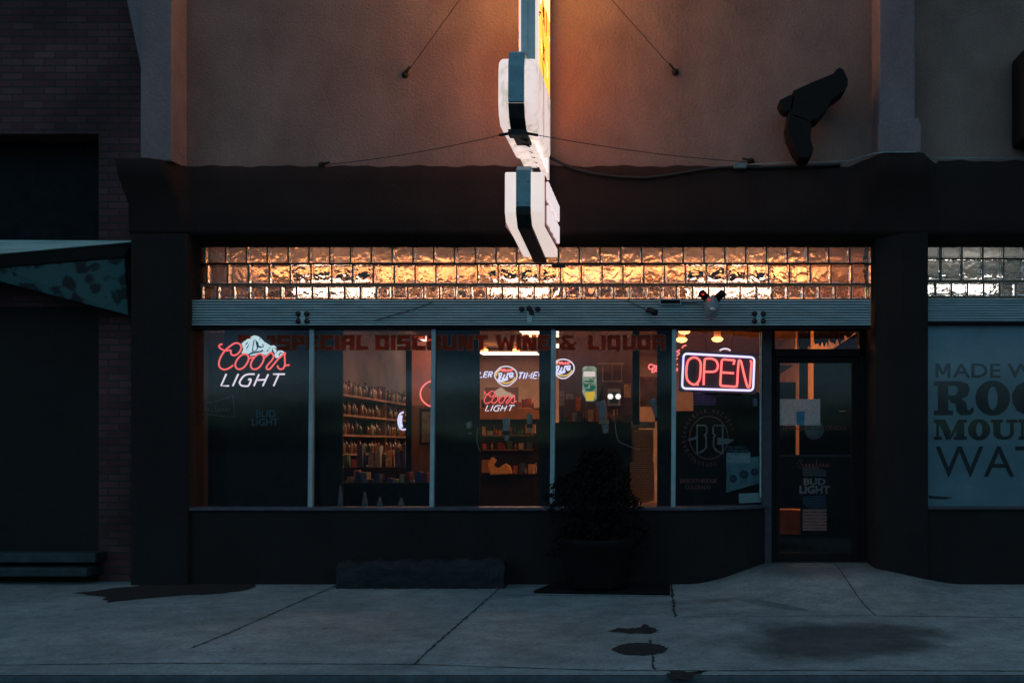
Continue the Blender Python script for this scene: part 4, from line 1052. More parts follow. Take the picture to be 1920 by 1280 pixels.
# brown cupboard dimly seen in the first window
cb = thing('wooden_cupboard', W(390, 960, .5), 'dim brown wooden cupboard at the far left inside the first window', 'cupboard')
MB().pbox(350, 421, 655, 742, .5, .3).build('door', M['woodpanel'], cb, bevel=.01); MB().pbox(350, 424, 622, 652, .48, .3).build('top_box', M['carton'], cb, bevel=.01)
MB().pbox(350, 421, 745, 960, .52, .3).build('base', M['blackcloth'], cb)

# bottle shelves along the left wall
xs = XLW+.45
SH = thing('bottle_shelf', (XLW+.22, 6, .02), 'long wooden wall shelving full of bottles inside the second window', 'shelving')
lv = (.55, .95, 1.25, 1.52, 1.80, 2.08)
for z in lv: MB().box(XLW+.02, xs, 3.9, 8.3, z-.03, z).build('shelf_board', M['shelfwood'], SH)
for y in (3.9, 6.1, 8.3): MB().box(XLW+.02, xs-.01, y-.015, y+.015, .03, 2.3).build('upright', M['woodpanel'], SH)
bm_cols = [(.05, .02, .01), (.012, .03, .02), (.12, .05, .02), (.14, .12, .10), (.09, .015, .015), (.02, .02, .025)]
bmats = [pbr('bottle glass %s' % n_, c, .15, .2) for n_, c in zip(('amber', 'green', 'honey', 'clear', 'red', 'black'), bm_cols)]
bnames = ('amber', 'green', 'honey coloured', 'clear', 'red', 'black')
prof = [(.0, 0), (.036, 0), (.038, .01), (.038, .15), (.03, .18), (.014, .20), (.013, .25), (.016, .252), (.016, .265), (0, .266)]
bmesh_ = []
for k, bmt in enumerate(bmats):
    s = .8+.06*k; o = MB().lathe([(r*1.1, h*s*.8) for r, h in prof], (0, 0, 0), 10)
    me = bpy.data.meshes.new('bottle'); me.from_pydata(o.v, [], o.f); me.polygons.foreach_set('use_smooth', o.sm); me.materials.append(bmt); bmesh_.append(me)
lvn = {0.95: 'second lowest', 1.25: 'third', 1.52: 'fourth', 1.80: 'fifth', 2.08: 'top'}
for z in lv[1:]:
    y = 4.05
    while y < 8.2:
        k = random.randrange(6)
        if random.random() < .86:
            o = bpy.data.objects.new('bottle', bmesh_[k]); COL.objects.link(o); o.location = (xs-.07-random.uniform(0, .05), y, z)
            tag(o, '%s glass bottle standing on the %s board of the wall shelving' % (bnames[k], lvn[z]), 'bottle', '%s bottles on the %s shelf board' % (bnames[k], lvn[z]))
        y += random.uniform(.105, .16)

# tan cooler run at the back of the third pane
yk = 5.0
ck = thing('drinks_cooler', W(955, 960, yk), 'wide tan topped drinks cooler seen in the third window below the neon', 'cooler')
MB().pbox(860, 1020, 764, 786, yk, .7).build('top_panel', M['carton'], ck, bevel=.01)
MB().pbox(860, 1020, 787, 890, yk+.12, .5).build('dark_case', M['blackcloth'], ck)
MB().pbox(860, 1020, 891, 1000, yk+.02, .6).build('base', M['blackcloth'], ck)
for py in (815, 842): MB().pbox(905, 1000, py, py+2.5, yk+.05, .06).build('shelf_board', M['shelfwood'], ck)
# clutter on the cooler and shelf
cl = [('carton', 903, 918, 862, 886, 'small orange brown carton at the left of the lit shelf under the cooler'), ('carton', 985, 1003, 795, 812, 'tan box on the upper shelf of the cooler')]
for nme, a_, b_, c_, d_, lab in cl:
    tag(MB().pbox(a_, b_, c_, d_, yk-.15, .12).build('carton', M['carton'], bevel=.005), lab, 'carton')
mb = MB(); mb.pprism([(918, 884), (914, 868), (922, 856), (930, 862), (924, 872), (932, 878), (948, 868), (956, 874), (960, 888), (918, 890)], yk-.2, .1)
tag(mb.build('straw_basket', pbr('yellow straw', (.65, .40, .12), .8, .4, 30, .5, 90), bevel=.01), 'yellow straw basket shape lit on the shelf in the third window', 'basket')
mb = MB(); mb.tube([W(x, y, 4.6) for x, y in catmull([(985, 762), (992, 758), (1000, 765), (1008, 766), (1018, 760), (1026, 756)], 5)], .012, 6)
tag(mb.build('curved_horn', M['brown']), 'dark curved horn lying along the cooler top', 'horn')
# counter pieces and small signs in the second pane
ct = thing('shop_counter', W(740, 960, 3.4), 'dark shop counter with a pale edge inside the second window', 'counter')
MB().pbox(717, 805, 902, 904, 3.3, .5).build('counter_top', M['shelfwood'], ct); MB().pbox(719, 800, 905, 990, 3.35, .4).build('front', M['blackcloth'], ct)
tag(MB().pprism([(724, 862), (752, 864), (754, 868), (734, 870), (728, 866)], 3.4, .25).build('glowing_tray', emis('self-glowing amber tray', (1, .5, .13), .9, False)), 'self-glowing amber tray on the counter in the second window', 'tray')  # the tray's amber light is put into its material as glow
tag(MB().pbox(663, 674, 881, 895, 2.4, .08).build('woven_box', M['carton'], bevel=.004), 'small woven box low in the second window', 'box')
tag(MB().pbox(646, 674, 900, 904.5, 2.4, .2).build('display_ledge', M['shelfwood']), 'short wooden ledge under the small woven box', 'ledge')
tag(MB().pbox(588, 812, 905, 985, .95, .3).build('low_cabinet', M['blackcloth']), 'low black cabinet across the bottom of the second window', 'cabinet')
random.seed(11)
cols_ = [('rust', (.35, .10, .04)), ('buff', (.42, .28, .14)), ('dark green', (.03, .09, .05)), ('navy', (.04, .06, .14)), ('grey', (.22, .22, .23)), ('maroon', (.2, .03, .03))]
cmats = [(n_, pbr('%s carton print' % n_, c, .75, .5, 25)) for n_, c in cols_]
def clutter(px0, px1, base, Y, hmin, hmax, where, grp, tall=False):
    x = px0
    while x < px1-5:
        w = random.uniform(5, 12); h = random.uniform(hmin, hmax); n_, m_ = random.choice(cmats)
        mb = MB(); k = random.random()
        if k < .5:
            mb.pbox(x, min(x+w, px1), base-h, base, Y+random.uniform(0, .08), .16); nm = 'carton'
        else:
            w *= .5; mb.lathe([(0, 0), (w*.5*.0072, 0), (w*.52*.0072, h*.6*.0072), (w*.2*.0072, h*.78*.0072), (w*.2*.0072, h*.0072), (0, h*.0072)], W(x+w/2, base, Y+.05), 10); nm = 'bottle'
        o = mb.build(nm, m_); tag(o, '%s %s standing %s' % (n_, nm, where), nm, '%s %ss %s' % (n_, nm, grp))
        x += w+random.uniform(.4, 4)
clutter(902, 1008, 764, yk+.1, 8, 20, 'on top of the drinks cooler', 'on top of the drinks cooler')
clutter(904, 1004, 815, yk+.02, 8, 18, 'on the upper board of the cooler', 'on the upper board of the cooler')
clutter(904, 1004, 842, yk+.02, 8, 18, 'on the lower board of the cooler', 'on the lower board of the cooler')
clutter(962, 1008, 888, yk-.1, 10, 26, 'beside the straw basket', 'beside the straw basket')
clutter(650, 800, 905, 1.0, 6, 22, 'on the low black cabinet', 'on the low black cabinet')
clutter(645, 760, 876, 3.1, 14, 46, 'on the dark display table before the bottle shelves', 'on the dark display table')
tag(MB().pbox(640, 765, 876, 1010, 3.0, .3).build('display_table', M['blackcloth']), 'dark display table in front of the bottle shelves', 'table')
clutter(1052, 1165, 790, 2.3, 8, 26, 'on the ledge below the tall poster', 'on the ledge below the tall poster')
tag(MB().pbox(1048, 1185, 790, 960, 2.28, .28).build('dark_ledge', M['blackcloth']), 'dark ledge below the mirror and poster in the fourth window', 'ledge')
for k, (a_, b_, c_, d_, n_) in enumerate(((1049, 1058, 732, 760, 'grey'), (1061, 1077, 738, 748, 'white'), (1079, 1089, 744, 770, 'rust'), (1170, 1183, 720, 745, 'buff'))):
    tag(MB().pbox(a_, b_, c_, d_, 2.53, .02).build('price_card', cmats[{'grey': 4, 'white': 4, 'rust': 0, 'buff': 1}[n_]][1]), '%s card pinned to the mauve partition, %s' % (n_, ('under the blue oval neon', 'left of the tall poster', 'just left of the tall poster base', 'near its right edge')[k]), 'card')
for px, py in ((700, 700), (735, 712)):
    pass
# picture frame and red wall section
rs = thing('red_wall_panel', W(790, 960, 6), 'reddish wall section between the dark upright and the second mullion', 'wall panel')
MB().pbox(771, 830, 640, 1000, 6.0, .1).build('panel', pbr('red plaster', (.26, .11, .10), .8, .3, 3), rs)
MB().pbox(771, 830, 760, 1000, 5.97, .03).build('wood_dado', M['woodpanel'], rs)
pf = thing('picture_frame', W(800, 832, 5.8), 'dark framed picture of a pale figure beside the second mullion', 'picture')
MB().pbox(786, 830, 765, 834, 5.8, .04).build('frame', M['black'], pf, bevel=.01); MB().pbox(791, 828, 772, 829, 5.79, .01).build('picture', pbr('grey picture', (.12, .12, .14), .7, .8, 6), pf)

# partition wall objects in the fourth pane
yp = 2.52
lb = thing('tall_poster', W(1105, 752, yp), 'tall lit drinks poster, white above green and yellow, in the fourth window', 'poster')
mb = MB(); mb.pprism([(1092, 690), (1096, 686.5), (1114, 686.5), (1118, 690), (1118, 748), (1113, 752), (1099, 752), (1092, 735)], yp, .05); mb.build('body', emis('poster glow', (.42, .50, .36), .5, False, .5, 22), lb)
MB().pbox(1094, 1116, 696, 706, yp-.004, .003).build('white_label', emis('white label', (.85, .72, .66), .9, False), lb)
mb = MB()
for a_, b_, c_, d_ in ((1096, 1114, 713, 716), (1095, 1103, 719, 726), (1106, 1116, 722, 730), (1098, 1112, 728, 733)): mb.pbox(a_, b_, c_, d_, yp-.004, .003)
mb.build('green_marks', emis('green glow', (.02, .17, .12), .6, False), lb)
MB().pprism([(1096, 736), (1116, 733), (1113, 750), (1100, 751)], yp-.004, .003).build('yellow_cup', emis('yellow glow', (.9, .55, .06), .75, False), lb)
tv = thing('framed_mirror', W(1151, 761, yp), 'small grey framed mirror with two glints put in as glowing discs, right of the tall poster', 'mirror')
MB().pbox(1139, 1163, 729, 761, yp, .03).build('frame', pbr('silver frame', (.4, .42, .42), .4, metal=.5), tv, bevel=.006)
MB().pbox(1143, 1159, 735, 756, yp-.004, .003).build('mirror_face', pbr('mirror', (.10, .12, .12), .2), tv)
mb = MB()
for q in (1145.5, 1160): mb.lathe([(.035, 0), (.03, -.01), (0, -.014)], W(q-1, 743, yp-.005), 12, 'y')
mb.build('glint_disc', emis('glowing glints', (.95, .85, .8), 1.3, False), tv)  # glints on the mirror put in as glowing discs
wf = thing('wall_frame', W(1150, 715, yp), 'thin pale empty frame outline on the mauve partition above the mirror', 'frame')
mb = MB(); mb.pbox(1129, 1131, 688, 716, yp, .02); mb.pbox(1131, 1168, 713.5, 715.5, yp, .02); mb.pbox(1147, 1148, 684, 713, yp, .02); mb.pbox(1165, 1166.2, 684, 713, yp, .02); mb.pbox(1120, 1170, 680, 683, yp, .02)
mb.build('frame_strips', pbr('pale strip', (.3, .26, .24), .7), wf)
MB().pbox(1168, 1186, 776, 946, 1.6, .1).build('wooden_post', M['woodpanel']); o = bpy.data.objects['wooden_post']; tag(o, 'brown wooden post left of the buff paper notices in the fourth window', 'post')
tag(MB().pbox(1200, 1234, 706, 762, 1.9, .05).build('brown_poster', pbr('brown poster', (.30, .12, .06), .8, .6, 7)), 'brown poster of mountain shapes at the right of the fourth window', 'poster')
tag(MB().pbox(1188.5, 1225, 805, 867, .60, .003).build('paper_notice', M['kraft']), 'buff printed notice, upper of the two, in the fourth window', 'notice', 'buff paper notices')
tag(MB().pprism([(1181, 866), (1226, 866.5), (1227, 937), (1212, 942), (1181, 940)], .58, .003).build('paper_notice', M['kraft']), 'larger buff printed notice, lower of the two, in the fourth window', 'notice', 'buff paper notices')
tag(MB().pbox(1183, 1228, 790, 802, .72, .1).build('ornate_box', pbr('gilt box', (.30, .17, .07), .6, .7, 40), bevel=.01), 'small gilt patterned box above the buff notices', 'box')

# hanging felt ornaments
def orn(px, py, h, lean, wtop, label, hat=True, Y=.45, bandy=.62):
    t = thing('hanging_ornament', W(px, py+h, Y), label, 'ornament', 'hanging felt ornaments in the windows')
    pts = []; r = []
    def loft(y0, y1, w0, w1, x0, x1):
        mb = MB(); n = 5; pp = [W(x0+(x1-x0)*k/n+1.2*math.sin(k), y0+(y1-y0)*k/n, Y) for k in range(n+1)]
        mb.tube(pp, w0*(Y-CAMY)/F, 10, w1*(Y-CAMY)/F); return mb
    bx = px+lean*bandy
    loft(py, py+h*bandy, wtop, wtop*.72, px, bx).build('upper_part', M['orn'], t)
    loft(py+h*(bandy+.07), py+h, wtop*.68, wtop*.5, bx, px+lean).build('lower_part', M['orn'], t)
    b = W(bx, py+h*(bandy+.035), Y); s_ = wtop*.92*(Y-CAMY)/F
    MB().box(b.x-s_, b.x+s_, Y-s_, Y+s_*.6, b.z-.02, b.z+.022).build('band', M['tan'] if hat else M['blackcloth'], t, bevel=.006)
    if hat:
        mb = MB(); mb.tube([W(px+1, py+2, Y), W(px+3, py-12, Y), W(px+6, py-34, Y)], .036, 8, .004); mb.build('pointed_top', M['brown'], t)
orn(1125, 752, 60, 12, 10, 'grey felt ornament with brown pointed top and tan band, near the tall poster')
orn(1222, 748, 58, 22, 8, 'slanting grey felt ornament with a dark band above the buff notices', False)
orn(948, 784, 42, 3, 7.5, 'pale grey ornament with a dark band hanging before the cooler', False)
orn(992, 776, 34, 2, 6, 'small pale ornament hanging at the right of the third window', False)
orn(878, 792, 22, 4, 6, 'small dim grey ornament on the dark board of the third window', False, .28)
mb = MB(); mb.tube([W(x, y, .4) for x, y in catmull([(1144, 777), (1152, 790), (1155, 808), (1160, 826), (1175, 834), (1188, 840), (1200, 842)], 4)], .004, 5)
tag(mb.build('pale_string', M['orn']), 'thin pale cord trailing from the ornament with the tan band', 'cord')
mb = MB(); mb.tube([W(x, y, .3) for x, y in catmull([(896, 802), (894, 820), (897, 838), (901, 846)], 4)], .004, 5)
tag(mb.build('pale_string', M['orn']), 'short pale cord at the left of the cooler', 'cord')
# little pale figures on the sill of the second window
for px, h, w, lab in ((638, 42, 5, 'leaning narrow pale figure at the left of the second window sill'), (684, 30, 6, 'pale cone figure, tallest in the middle of the second window sill'), (712, 20, 6, 'short pale cone figure right of the tallest one on the sill'), (752, 18, 7, 'small pale bird shaped figure on the second window sill')):
    Y = .22; p = W(px, 951, Y); s_ = (Y-CAMY)/F
    MBo = MB().lathe([(0, 0), (w*s_, 0), (w*.9*s_, h*.3*s_), (w*.5*s_, h*.7*s_), (w*.45*s_, h*.8*s_), (w*.3*s_, h*s_*.95), (0, h*s_)], p, 12)
    tag(MBo.build('sill_figure', pbr('pale figure %d' % px, (.16, .18, .21), .8, .4, 25)), lab, 'figurine', 'pale figures on the window sill')

# hides hanging behind the door transom
hm = M['hide']
for i, (px, w, y0, y1, lab) in enumerate(((1508, 12, 612, 660, 'left'), (1540, 14, 612, 648, 'middle'), (1568, 15, 612, 644, 'right'), (1592, 16, 610, 630, 'rightmost short'))):
    pts = [(px-w, y0), (px+w, y0)]; k = 7; lower = []
    for j in range(k+1):
        x = px+w-2*w*j/k; lower.append((x, y1+(random.uniform(-12, 4) if j % 2 else random.uniform(-2, 6))-(abs(j-k/2)*1.5)))
    tag(MB().pprism(pts+lower, .78+.03*i, .03).build('shaggy_hide', hm), '%s brown shaggy hide hanging behind the glass over the door' % lab, 'hide', 'hides hanging over the door')
tag(MB().pprism([(1560, 655), (1610, 622), (1640, 655)], 1.1, .2).build('dark_crate', M['brown']), 'dark slanting crate shape behind the door transom', 'crate')
# inside the door: plants, cartons, hanging cloths
tag(MB().pbox(1455, 1506, 955, 1003, 2.0, .4).build('orange_carton', M['carton'], bevel=.01), 'orange brown carton on the floor inside the door, left of the pale sheets', 'carton')
mb = MB(); Yk = 1.3  # made-up screen that darkens the room seen through the door
for a_, b_, c_, d_ in ((1440, 1492, 716, 860), (1499, 1515, 668, 860), (1526, 1660, 668, 860), (1490, 1501, 852, 860), (1513, 1526, 764, 860), (1440, 1660, 860, 953), (1501, 1660, 953, 1050), (1440, 1501, 1001, 1050)): mb.pbox(a_, b_, c_, d_, Yk, .03)
tag(mb.build('shading_screen', M['blackcloth']), 'added dark screen shading the inside of the shop door, with narrow lit gaps', 'screen')
mb = MB(); mb.pprism([(1440, 684), (1489, 684), (1440, 716)], Yk-.03, .02)
tag(mb.build('corner_drape', M['hide']), 'brown shaggy drape corner at the upper left inside the door', 'drape')

# window lettering ----------------------------------------------------
yv = YG-.004
WL = thing('window_lettering', W(880, 657, yv), 'row of blocky red capitals advertising wine and liquor across four panes', 'lettering')
MB().pbox(446, 470, 628, 635, yv, .0012).pbox(446, 456, 635, 641, yv, .0012).pbox(500, 515, 629, 636, yv, .0012).pbox(508, 516, 636, 646, yv, .0012).build('word', M['vinylred'], WL)
for wd, a_, b_ in (('SPECIAL', 519, 690), ('DISCOUNT', 704, 914), ('WINE', 930, 1030), ('&', 1049, 1081), ('LIQUOR', 1103, 1247)):
    block_word(MB(), wd, a_, b_, 628, 656, yv+.0022, 1.3).build('letter_outline', M['vinylgrey'], WL)
    block_word(MB(), wd, a_, b_, 628, 656, yv, 0).build('word', M['vinylred'], WL)
mb = ptext(MB(), 'BUD', 480, 517, 768, 783, yv, .03); ptext(mb, 'LIGHT', 472, 522, 784, 798, yv, .03)
tag(mb.build('window_decal', M['vinylteal']), 'faint teal two line beer lettering low in the first window', 'decal')
# unlit bow tie sign outline
bt = thing('bow_tie_sign', W(405, 790, .25), 'unlit bow tie shaped beer sign with script, low left in the first window', 'sign')
mb = MB(); neon(mb, [(362, 752), (397, 755), (437, 742), (440, 782), (392, 777), (366, 791)], .22, .005, smooth=False, closed=False); mb.build('outline_tube', pbr('unlit tube', (.22, .2, .22), .4), bt)
def script_bud(mb, x0, y0, s, Y, r):
    P = [(0, 9), (5, 2), (9, 0), (11, 3), (7, 8), (11, 10), (9, 16), (4, 17), (2, 13)]
    neon(mb, [(x0+x*s, y0+y*s) for x, y in P], Y, r)
    x = 13; Q = []
    for k in range(8):
        Q += [(x, 9), (x+1, 16), (x+4, 15), (x+5, 9), (x+5.5, 15)]; x += 7
    Q[20] = (Q[20][0], 0)
    neon(mb, [(x0+a*s, y0+b*s-a*s*.02) for a, b in Q], Y, r)
mb = MB(); script_bud(mb, 366, 757, .95, .22, .004); mb.build('script_tube', pbr('unlit script tube', (.14, .11, .13), .4), bt)

# door decals and papers
yo = YD+.014
def onpane(fn, mat, name, label, cat='decal'):
    mb = MB(); fn(mb); return tag(mb.build(name, mat), label, cat)
onpane(lambda m: (ptext(m, 'BUD', 1507, 1548, 896, 909, yo, .04), ptext(m, 'LIGHT', 1499, 1556, 910, 925, yo, .04)), M['vinylpale'], 'door_decal', 'pale two line beer lettering on the lower door glass')
onpane(lambda m: ptext(m, 'BREWED IN COLORADO', 1468, 1586, 798, 806, yo, .0), M['vinyldim'], 'door_decal', 'faint line of thin capitals under the notice on the door')
onpane(lambda m: script_bud(m, 1494, 861, .92, yo, .003), M['vinyldim'], 'door_decal', 'faint script lettering across the middle of the door glass')
tag(MB().pbox(1459, 1538, 748, 797, YD+.017, .002).build('door_notice', M['notice']), 'wide white printed notice taped to the upper door glass', 'notice')
tag(MB().pprism([(1493, 772), (1509, 771), (1508, 797), (1494, 797)], YD+.0145, .0015).build('blue_sticker', M['bluetape']), 'small blue sticker on the lower edge of the white door notice', 'sticker')
tag(MB().pbox(1505, 1550, 953, 994, YD+.03, .002).build('door_sheet', papermat('pink sheet', (.62, .42, .38), 60)), 'pinkish printed sheet low on the door glass', 'sheet', 'sheets stuck to the door glass')
tag(MB().pprism([(1505, 876), (1530, 875), (1549, 882), (1549, 893), (1505, 893)], YD+.03, .002).build('door_sheet', papermat('grey sheet', (.25, .23, .25), 80)), 'grey sheet just above the beer lettering on the door', 'sheet', 'sheets stuck to the door glass')
tag(MB().pprism([(1505, 930), (1549, 928), (1549, 951), (1520, 952), (1505, 945)], YD+.031, .002).build('door_sheet', papermat('blue sheet', (.12, .16, .24), 80)), 'dark blue sheet between the beer lettering and the pink sheet on the door', 'sheet', 'sheets stuck to the door glass')
mb = MB(); c = W(1527, 806, YD+.034); mb.lathe([(.0, 0), (.1, 0), (.1, .003), (0, .003)], c, 24, 'y'); tag(mb.build('round_sticker', pbr('grey disc', (.2, .19, .18), .8)), 'dull grey round disc behind the lower corner of the door notice', 'disc')

# fifth pane: logo, papers, poster (the pane slants: place on its own plane)
def YP(px): return YG+(.42-YG)*(px-1268)/(1427-1268)
def slant(mb, off=-.006):
    out = []
    for x, y, z in mb.v:
        # keep facade position, push back on to the slanting glass
        d0 = y-CAMY; px = VX+x*F/d0; Y = YP(px)+off+(y-YG); k = (Y-CAMY)/d0
        out.append((x*k, Y, CAMZ+(z-CAMZ)*k))
    mb.v = out; return mb
lg = thing('brewery_decal', (WX(1328, .2), .2, WZ(918, .2)), 'round brewery emblem of two mirrored letters in a ring, in the fifth window', 'decal')
mb = MB(); ring(mb, 1329, 820, 37, 41, 35, 39, YG, .001, 48); slant(mb).build('ring', M['vinyldim'], lg)
mb = MB(); 
def circ_text(mb, txt, cx, cy, r, a0, a1, h, flip=False):
    n = len(txt)
    for i, ch in enumerate(txt):
        if ch == ' ': continue
        a = R(a0+(a1-a0)*i/(n-1)); x = cx+r*math.sin(a); y = cy-r*math.cos(a)*1.08
        ptext(mb, ch, x-h*.33, x+h*.33, y-h/2, y+h/2, YG, .01, 0, (-a if not flip else math.pi-a), .001)
circ_text(mb, 'BRECKENRIDGE BREWERY', 1329, 820, 47, -118, 72, 7)
circ_text(mb, 'COLORADO', 1329, 820, 47, 230, 165, 7, True); slant(mb).build('ring_words', M['vinyldim'], lg)
mb = MB()
for sg, cx in ((1, 1318), (-1, 1344)):
    o = [(1307, 797), (1322, 797), (1325, 801), (1325, 812), (1321, 816), (1324, 820), (1324, 838), (1318, 845), (1307, 850)]
    if sg < 0: o = [(2662-x, y) for x, y in o]
    for a_, b_ in zip(o, o[1:]+o[:1]):
        p, q = Vector((a_[0], a_[1])), Vector((b_[0], b_[1])); t_ = (q-p).normalized(); n_ = Vector((-t_.y, t_.x))*1.5
        p -= t_*1; q += t_*1
        mb.pprism([tuple(p+n_), tuple(q+n_), tuple(q-n_), tuple(p-n_)], YG-.0004*random.random(), .001)
mb.pprism([(1289, 824), (1306, 817), (1310, 817), (1306, 823), (1292, 826)], YG, .001); mb.pprism([(1345, 820), (1366, 822), (1378, 824), (1366, 831), (1345, 834)], YG, .001)
slant(mb).build('monogram', M['vinylpale'], lg)
mb = ptext(MB(), 'BRECKENRIDGE', 1275, 1344, 897, 905, YG, .02); ptext(mb, 'COLORADO', 1285, 1333, 909, 917, YG, .02); slant(mb).build('place_words', M['vinyldim'], lg)
ps = thing('window_poster', (WX(1393, .35), .35, WZ(922, .35)), 'tilted teal drinks poster with three round badges in the lower corner of the fifth window', 'poster')
pm = pbr('teal poster print', (.15, .28, .31), .8, .5, 9)
slant(MB().pprism([(1362, 852), (1405, 858), (1425, 855), (1425, 905), (1362, 923)], YG+.012, .002), 0).build('sheet', pm, ps)
slant(MB().pbox(1362, 1407, 848, 868, YG+.009, .001), 0).build('white_strip', pbr('pale strip print', (.36, .46, .47), .8, .3, 40), ps)
mb = MB()
for q, r_ in (((1375, 897), 7), ((1395, 889), 8), ((1415, 884), 7)): mb.lathe([(0, 0), (r_*.0054, 0), (r_*.0054, .001), (0, .001)], W(q[0], q[1], YG+.008), 20, 'y')
slant(mb, 0).build('badge', pbr('dark badge', (.03, .06, .08), .7), ps)
mb = ptext(MB(), 'THE PERFECT', 1363, 1400, 836, 841, YG, .01); ptext(mb, 'ICEBREAKER', 1363, 1405, 842.5, 849, YG, .01); slant(mb).build('headline', M['vinylteal'], ps)
o = slant(MB().pprism([(1385, 925), (1427, 923), (1428, 941), (1386, 943)], YG+.012, .002), 0).build('paper_card', pbr('pale card', (.40, .52, .52), .8, .2, 60)); tag(o, 'pale blank card in the bottom right corner of the fifth window', 'card')
o = slant(MB().pbox(1412, 1420, 747, 761, YG+.012, .002), 0).build('alarm_sticker', pbr('blue grey sticker', (.16, .25, .32), .7)); tag(o, 'tiny blue grey sticker right of the open sign', 'sticker')
o = slant(MB().pbox(1300, 1343, 722.5, 759, YG, .0015), -.012).build('lilac_paper', papermat('lilac paper', (.22, .14, .24), 70)); tag(o, 'small lilac paper taped over the bottom edge of the open sign', 'paper')

# ------------------------------------------------------------------ NEON SIGNS
NG = 'lit neon signs in the windows'
def coors(ox, oy, sc, Y, r, t, warm=False, light=True):
    mb = MB()
    def ne(P, **k): neon(mb, P, Y, r, ox, oy, sc, **k)
    ne([(182, 272), (145, 270), (116, 300), (122, 332), (155, 362), (205, 385), (262, 396), (330, 386)])
    ne([(330, 386), (352, 402), (350, 450), (388, 488), (440, 486), (500, 450), (542, 392), (558, 330), (538, 278), (484, 246), (420, 252), (340, 304), (245, 382), (172, 480), (122, 590), (112, 680), (142, 742), (205, 772), (272, 765), (340, 730), (395, 686)])
    ne([(695, 498), (655, 470), (592, 472), (522, 520), (462, 600), (438, 680), (462, 745), (522, 768), (600, 738), (660, 670), (700, 592), (706, 535), (690, 492)])
    ne([(706, 545), (760, 540), (815, 525)])
    ne([(1002, 506), (960, 466), (892, 472), (822, 530), (766, 612), (748, 690), (776, 754), (842, 768), (910, 735), (970, 660), (1008, 572), (1002, 506)])
    ne([(1010, 545), (1035, 528), (1090, 480), (1150, 438), (1198, 480), (1204, 530), (1162, 600), (1100, 668), (1062, 728), (1080, 768), (1132, 758), (1200, 680), (1290, 572), (1380, 490), (1440, 432)])
    ne([(1440, 432), (1426, 500), (1430, 600), (1430, 680), (1400, 748), (1342, 768), (1292, 730), (1286, 692)])
    ne([(1430, 702), (1475, 688), (1524, 682)])
    mb.build('script_tube', M['neonred'], t)
    def pp(P): return [(ox+x/sc, oy+y/sc) for x, y in P]
    mb = MB(); mb.pprism(pp([(560, 230), (640, 200), (720, 130), (820, 90), (900, 110), (960, 160), (1020, 220), (1150, 300), (1210, 290), (1290, 350), (1400, 410), (1435, 455), (1310, 530), (1255, 550), (1215, 480), (1150, 425), (1030, 490), (960, 450), (860, 480), (740, 500), (700, 460), (560, 450), (600, 370)]), Y+.012, .006)
    mb.build('mountain_panel', M['mtnwarm'] if warm else M['neonmtn'], t)
    if light:
        mb = MB()
        for P in ([(805, 180), (825, 180), (800, 330), (790, 395), (850, 390), (872, 340), (850, 250), (838, 170), (900, 240), (905, 330), (860, 400), (780, 415), (770, 405)],
                  [(870, 230), (900, 240), (910, 300), (1000, 320), (1010, 300), (960, 250), (1010, 290), (1005, 325), (930, 345), (900, 320)],
                  [(560, 225), (600, 215), (590, 240), (560, 250)], [(640, 270), (700, 210), (690, 240), (650, 290)], [(660, 340), (720, 250), (700, 310), (660, 370)],
                  [(700, 465), (770, 425), (960, 395), (985, 370), (1000, 405), (960, 425), (800, 455), (720, 485)],
                  [(1070, 400), (1120, 340), (1160, 330), (1110, 360), (1090, 410), (1060, 420)], [(1190, 340), (1240, 340), (1305, 390), (1270, 430), (1240, 450), (1280, 400), (1250, 360)],
                  [(1165, 420), (1180, 340), (1195, 400), (1235, 460), (1225, 480)], [(1300, 480), (1340, 430), (1400, 440), (1340, 455), (1320, 500)], [(900, 150), (950, 165), (935, 175)]):
            mb.pprism(pp(P), Y+.009, .002)
        mb.build('mountain_lines', M['mtnline'], t)
    mb = MB()
    def ls(P, sm=False): neon(mb, P, Y, r*1.02, ox, oy, sc, smooth=sm)
    ls([(260, 860), (155, 1098), (312, 1100)]); ls([(500, 860), (388, 1104)])
    ls([(825, 866), (700, 868), (612, 902), (548, 980), (526, 1040), (562, 1092), (640, 1104), (702, 1094), (752, 990), (730, 962), (702, 985)], True)
    ls([(915, 866), (810, 1104)]); ls([(1100, 866), (988, 1104)]); ls([(862, 985), (1045, 976)]); ls([(1198, 866), (1430, 866)]); ls([(1310, 870), (1205, 1104)])
    mb.build('capitals_tube', M['neonwhite'], t)
t = thing('neon_sign', W(477, 726, .2), 'red script neon with white mountain and white capitals in the first window', 'neon sign', NG)
coors(400, 620, 10.67, .19, .0092, t)
mb = MB(); mb.tube([W(470, 640, .23), W(470, 600, .23)], .002, 5); mb.tube([W(520, 650, .23), W(520, 600, .23)], .002, 5)
for q in ((420, 690), (500, 690), (520, 722), (424, 722)): mb.tube([W(q[0], q[1], .19), W(q[0], q[1], .24)], .003, 5)
mb.build('hanger', M['black'], t)
t = thing('neon_sign', W(940, 765, 3.6), 'smaller red script neon with tan mountain in the third window, under the blue oval neon', 'neon sign', NG)
coors(903.2, 722.5, 23.2, 3.6, .0075, t, True, False)
mb = MB(); mb.pbox(909, 972, 726, 766, 3.68, .01); mb.build('back_board', pbr('clear backing', (.22, .13, .1), .5), t)
